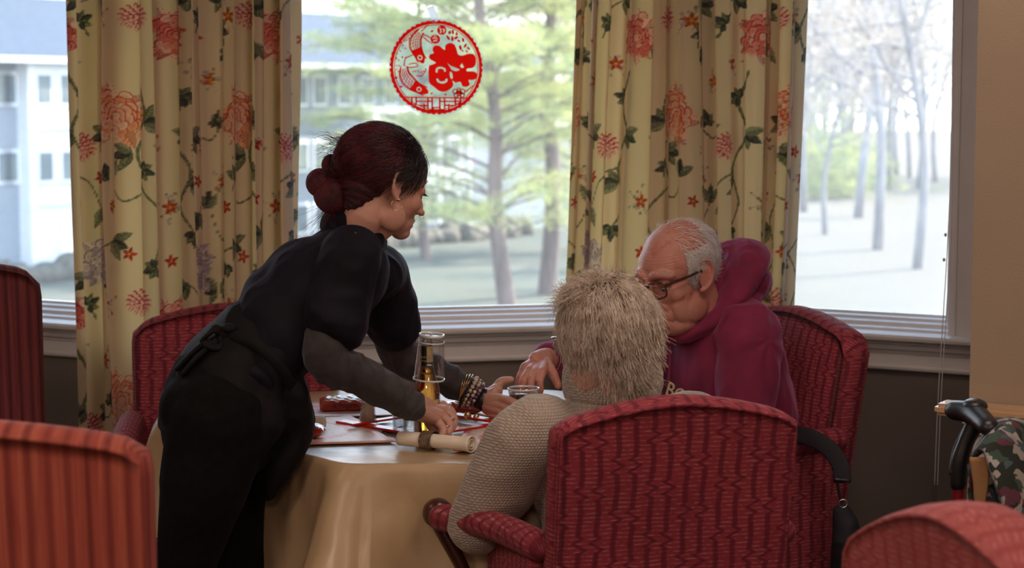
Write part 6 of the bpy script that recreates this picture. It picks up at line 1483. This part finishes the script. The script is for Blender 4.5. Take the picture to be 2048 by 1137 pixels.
# bracelets, watch band, rings
ax2 = (wL - eL).normalized()
def bead_ring(c, R_, rb, m, n=20, name='bead_bracelet', alt=None):
    a = ax2.orthogonal().normalized(); b = ax2.cross(a); mb = MB(); mb2 = MB()
    for i in range(n):
        t = 2 * pi * i / n; p = c + a * R_ * math.cos(t) + b * R_ * math.sin(t) * 1.08; (mb2 if alt and i % 3 == 0 else mb).add(*ell(p, rb, None, 12, 8))
    o = mb.build(name, m, None, True, kind='stuff'); keep(o, wai)
    if alt: o2 = mb2.build('accent_beads', alt, None, True, kind='stuff'); keepsub(o2, o)
w0 = wL
bead_ring(w0 + ax2 * -.004, .036, .0052, 'bead_white', 21); bead_ring(w0 + ax2 * .007, .034, .0046, 'bead_white', 22, alt='bead_purple'); bead_ring(w0 + ax2 * .016, .032, .0042, 'bead_purple', 22, alt='bead_white'); bead_ring(w0 + ax2 * -.013 + Vector((0, 0, -.008)), .038, .0044, 'bead_dark', 24)
for k in range(4): ringat(w0 + ax2 * (-.017 - .003 * k) + Vector((0, 0, -.003 * k)), .040, .0008, ax2 + Vector((.06 * k, 0, .1 * k)), 'gold', 'gold_bangle')
V, Fc = tube([w0 + ax2 * .022, w0 + ax2 * .043], [(.0285, .0275)] * 2, nseg=28, sub=3, caps=False); o = mesh_np('watch_band', V, Fc, 'black_plastic', None, True); md = o.modifiers.new('t', 'SOLIDIFY'); md.thickness = .003; keep(o, wai)
o = MB().add(*ell(w0 + ax2 * .005 + Vector((-.012, -.01, -.052)), (.009, .003, .010))).add(*ell(w0 + ax2 * .005 + Vector((.008, -.015, -.056)), (.008, .003, .009))).build('heart_charm', 'gold', None, True, kind='stuff'); keep(o, wai)
ringat(P(896, 818, 4.23), .0122, .0018, (P(902, 824, 4.23) - K_[0]), 'silver', 'ring'); ringat(P(900, 843, 4.18), .0115, .0022, (P(905, 854, 4.18) - K_[1]), 'silver', 'ring'); ringat(P(893, 857, 4.155), .0110, .0015, (P(896, 866, 4.15) - K_[2]), 'silver', 'ring')
# hair swept back into a low bun
cF = np.array((-.020, 0, .038)); rF = np.array((.102, .083, .085)); Rr, Tt = to_np(HH); Hi = HH.inverted()
bun = Hi @ P(668, 372, 4.17); bun1 = Hi @ P(640, 366, 4.15); bun2 = Hi @ P(676, 392, 4.14); bun3 = Hi @ P(672, 345, 4.19)
hc2 = [xf(ell(cF, rF, None, 32, 24), HH), xf(ell((-.060, 0, .0), (.055, .066, .070), None, 24, 16), HH), xf(ell((-.062, 0, .052), (.060, .062, .056), None, 24, 16), HH), xf(ell((-.066, 0, -.045), (.032, .044, .040), None, 24, 16), HH)]
V, Fc, N = remesh(hc2, .0036, 4); Ri, Ti = to_np(Hi); q = V @ Ri.T + Ti; kf = []
bd = q - np.array(bun); ax_ = np.array((.9, .0, .42)); ax_ /= np.linalg.norm(ax_); e1 = np.cross(ax_, (0, 1, 0)); e2 = np.cross(ax_, e1); dist = bd @ ax_; ang = np.arctan2(bd @ e1, bd @ e2) + .25 * np.sin(dist * 30); V = V + N * (.0012 * np.sin(ang * 34 + 3 * vnoise(q * 20, 3)) + .0010 * np.sin(ang * 83))[:, None]
huv = np.c_[ang, dist * 3]
for f in Fc:
    c = q[list(f)].mean(0); hairline = .060 + (.50 * (c[2] - .045) if c[2] > .045 else .35 * (c[2] - .045))
    if c[0] < hairline and not (c[0] > -.030 and c[2] < .022 - .35 * c[0]) : kf.append(f)
o = mesh_np('hair', V, kf, 'cap_red', None, True, huv); keep(o, wai)
cH, rH = cF, rF
def fk(p, d):
    hlx = np.where(p[:, 2] > .045, .060 + .50 * (p[:, 2] - .045), .060 + .35 * (p[:, 2] - .045)); return (p[:, 0] < hlx) & ~((p[:, 0] > -.025) & (p[:, 2] < .022)) & (p[:, 2] > -.045)
rt = scalp(5200, lambda p, d: fk(p, d) & ~((p[:, 0] > -.03) & (p[:, 2] < .036))); bt_ = np.array(bun)
def fflow(p, t): a = bt_ - p; return a / (np.linalg.norm(a, axis=1)[:, None] + 1e-6)
fs_ = comb(rt, cF, rF, fflow, .085, 10, lambda t: .0035 + .006 * t, .24, rg, clump=120, gravity=0.0)
front = rt[:, 0] > .0
for nm, msk, m_ in (('hair_strands', ~front, 'hair_red'), ('front_hair', front, 'hair_blk')): hair_curves(nm, fs_[msk] @ Rr.T + Tt, .00062, m_, wai)
# the bun: coiled strands over rounded knots
bs = []
bm_parts = [ell(P(641, 366, 4.15), (.030, .03, .030)), ell(P(668, 388, 4.15), (.044, .042, .040)), ell(P(690, 352, 4.18), (.038, .038, .044)), ell(P(662, 330, 4.19), (.018, .02, .024))]
V, Fc, N = remesh(bm_parts, .004, 5); V = V + N * (.0030 * ridge(V * (60, 40, 60), 5))[:, None]; q = V - V.mean(0); o = mesh_np('hair_bun', V, Fc, 'cap_red', None, True, np.c_[q @ np.array((.5, .3, .8)) * 26 + np.sin(q[:, 0] * 60), np.arctan2(q[:, 2], q[:, 0]) * .4]); keep(o, wai)
for (c, r, n) in ((P(641, 366, 4.15), .0305, 900), (P(668, 388, 4.15), .0430, 1700), (P(690, 352, 4.18), .0405, 1100), (P(662, 330, 4.19), .0200, 400)):
    c = np.array(c); axn = rg.normal(0, .22, (n, 3)) + np.array((.25, -.55, .8)); axn /= np.linalg.norm(axn, axis=1)[:, None]; a = np.cross(axn, rg.normal(0, 1, (n, 3))); a /= np.linalg.norm(a, axis=1)[:, None]; b = np.cross(axn, a)
    hgt = rg.uniform(-.9, .9, (n, 1)); rr = np.sqrt(1 - hgt ** 2); s_ = []
    for t in np.linspace(0, 2.0 + .8 * rg.random(), 10): s_.append(c + r * (1.01 + .05 * rg.random((n, 1)) * 1) * (axn * hgt + (a * math.cos(t) + b * math.sin(t)) * rr))
    bs.append(np.stack(s_, 1))
hair_curves('bun_strands', np.concatenate(bs), .00050, 'hair_red', wai)
# flyaways at crown, bun and nape
fl = []
for k in range(150):
    p0 = np.array(P(690 + rg.normal(0, 22), 275 + abs(rg.normal(0, 12)), 4.17 + rg.normal(0, .02))); d = np.array((-.8 + rg.normal(0, .25), rg.normal(0, .3), .45 + rg.normal(0, .3))); L = .02 + .03 * rg.random()
    fl.append([p0 + d * L * t + np.array((0, 0, -.012)) * t * t for t in np.linspace(0, 1, 10)])
for k in range(110):
    p0 = np.array(P(672 + rg.normal(0, 12), 408 + rg.normal(0, 8), 4.14)); d = np.array((-.55 + rg.normal(0, .25), rg.normal(0, .15), -.75 + rg.normal(0, .2))); L = .035 + .055 * rg.random()
    fl.append([p0 + d * L * t + np.array((-.018 * math.sin(k), 0, 0)) * t * t for t in np.linspace(0, 1, 10)])
for k in range(60):
    p0 = np.array(P(665 + rg.normal(0, 6), 300 + rg.normal(0, 14), 4.19)); d = np.array((-.7 + rg.normal(0, .3), 0, .35 + rg.normal(0, .4))); L = .02 + .02 * rg.random(); fl.append([p0 + d * L * t + np.array((0, 0, -.014)) * t * t for t in np.linspace(0, 1, 10)])
hair_curves('loose_hairs', np.array(fl), .00032, 'hair_red', wai)
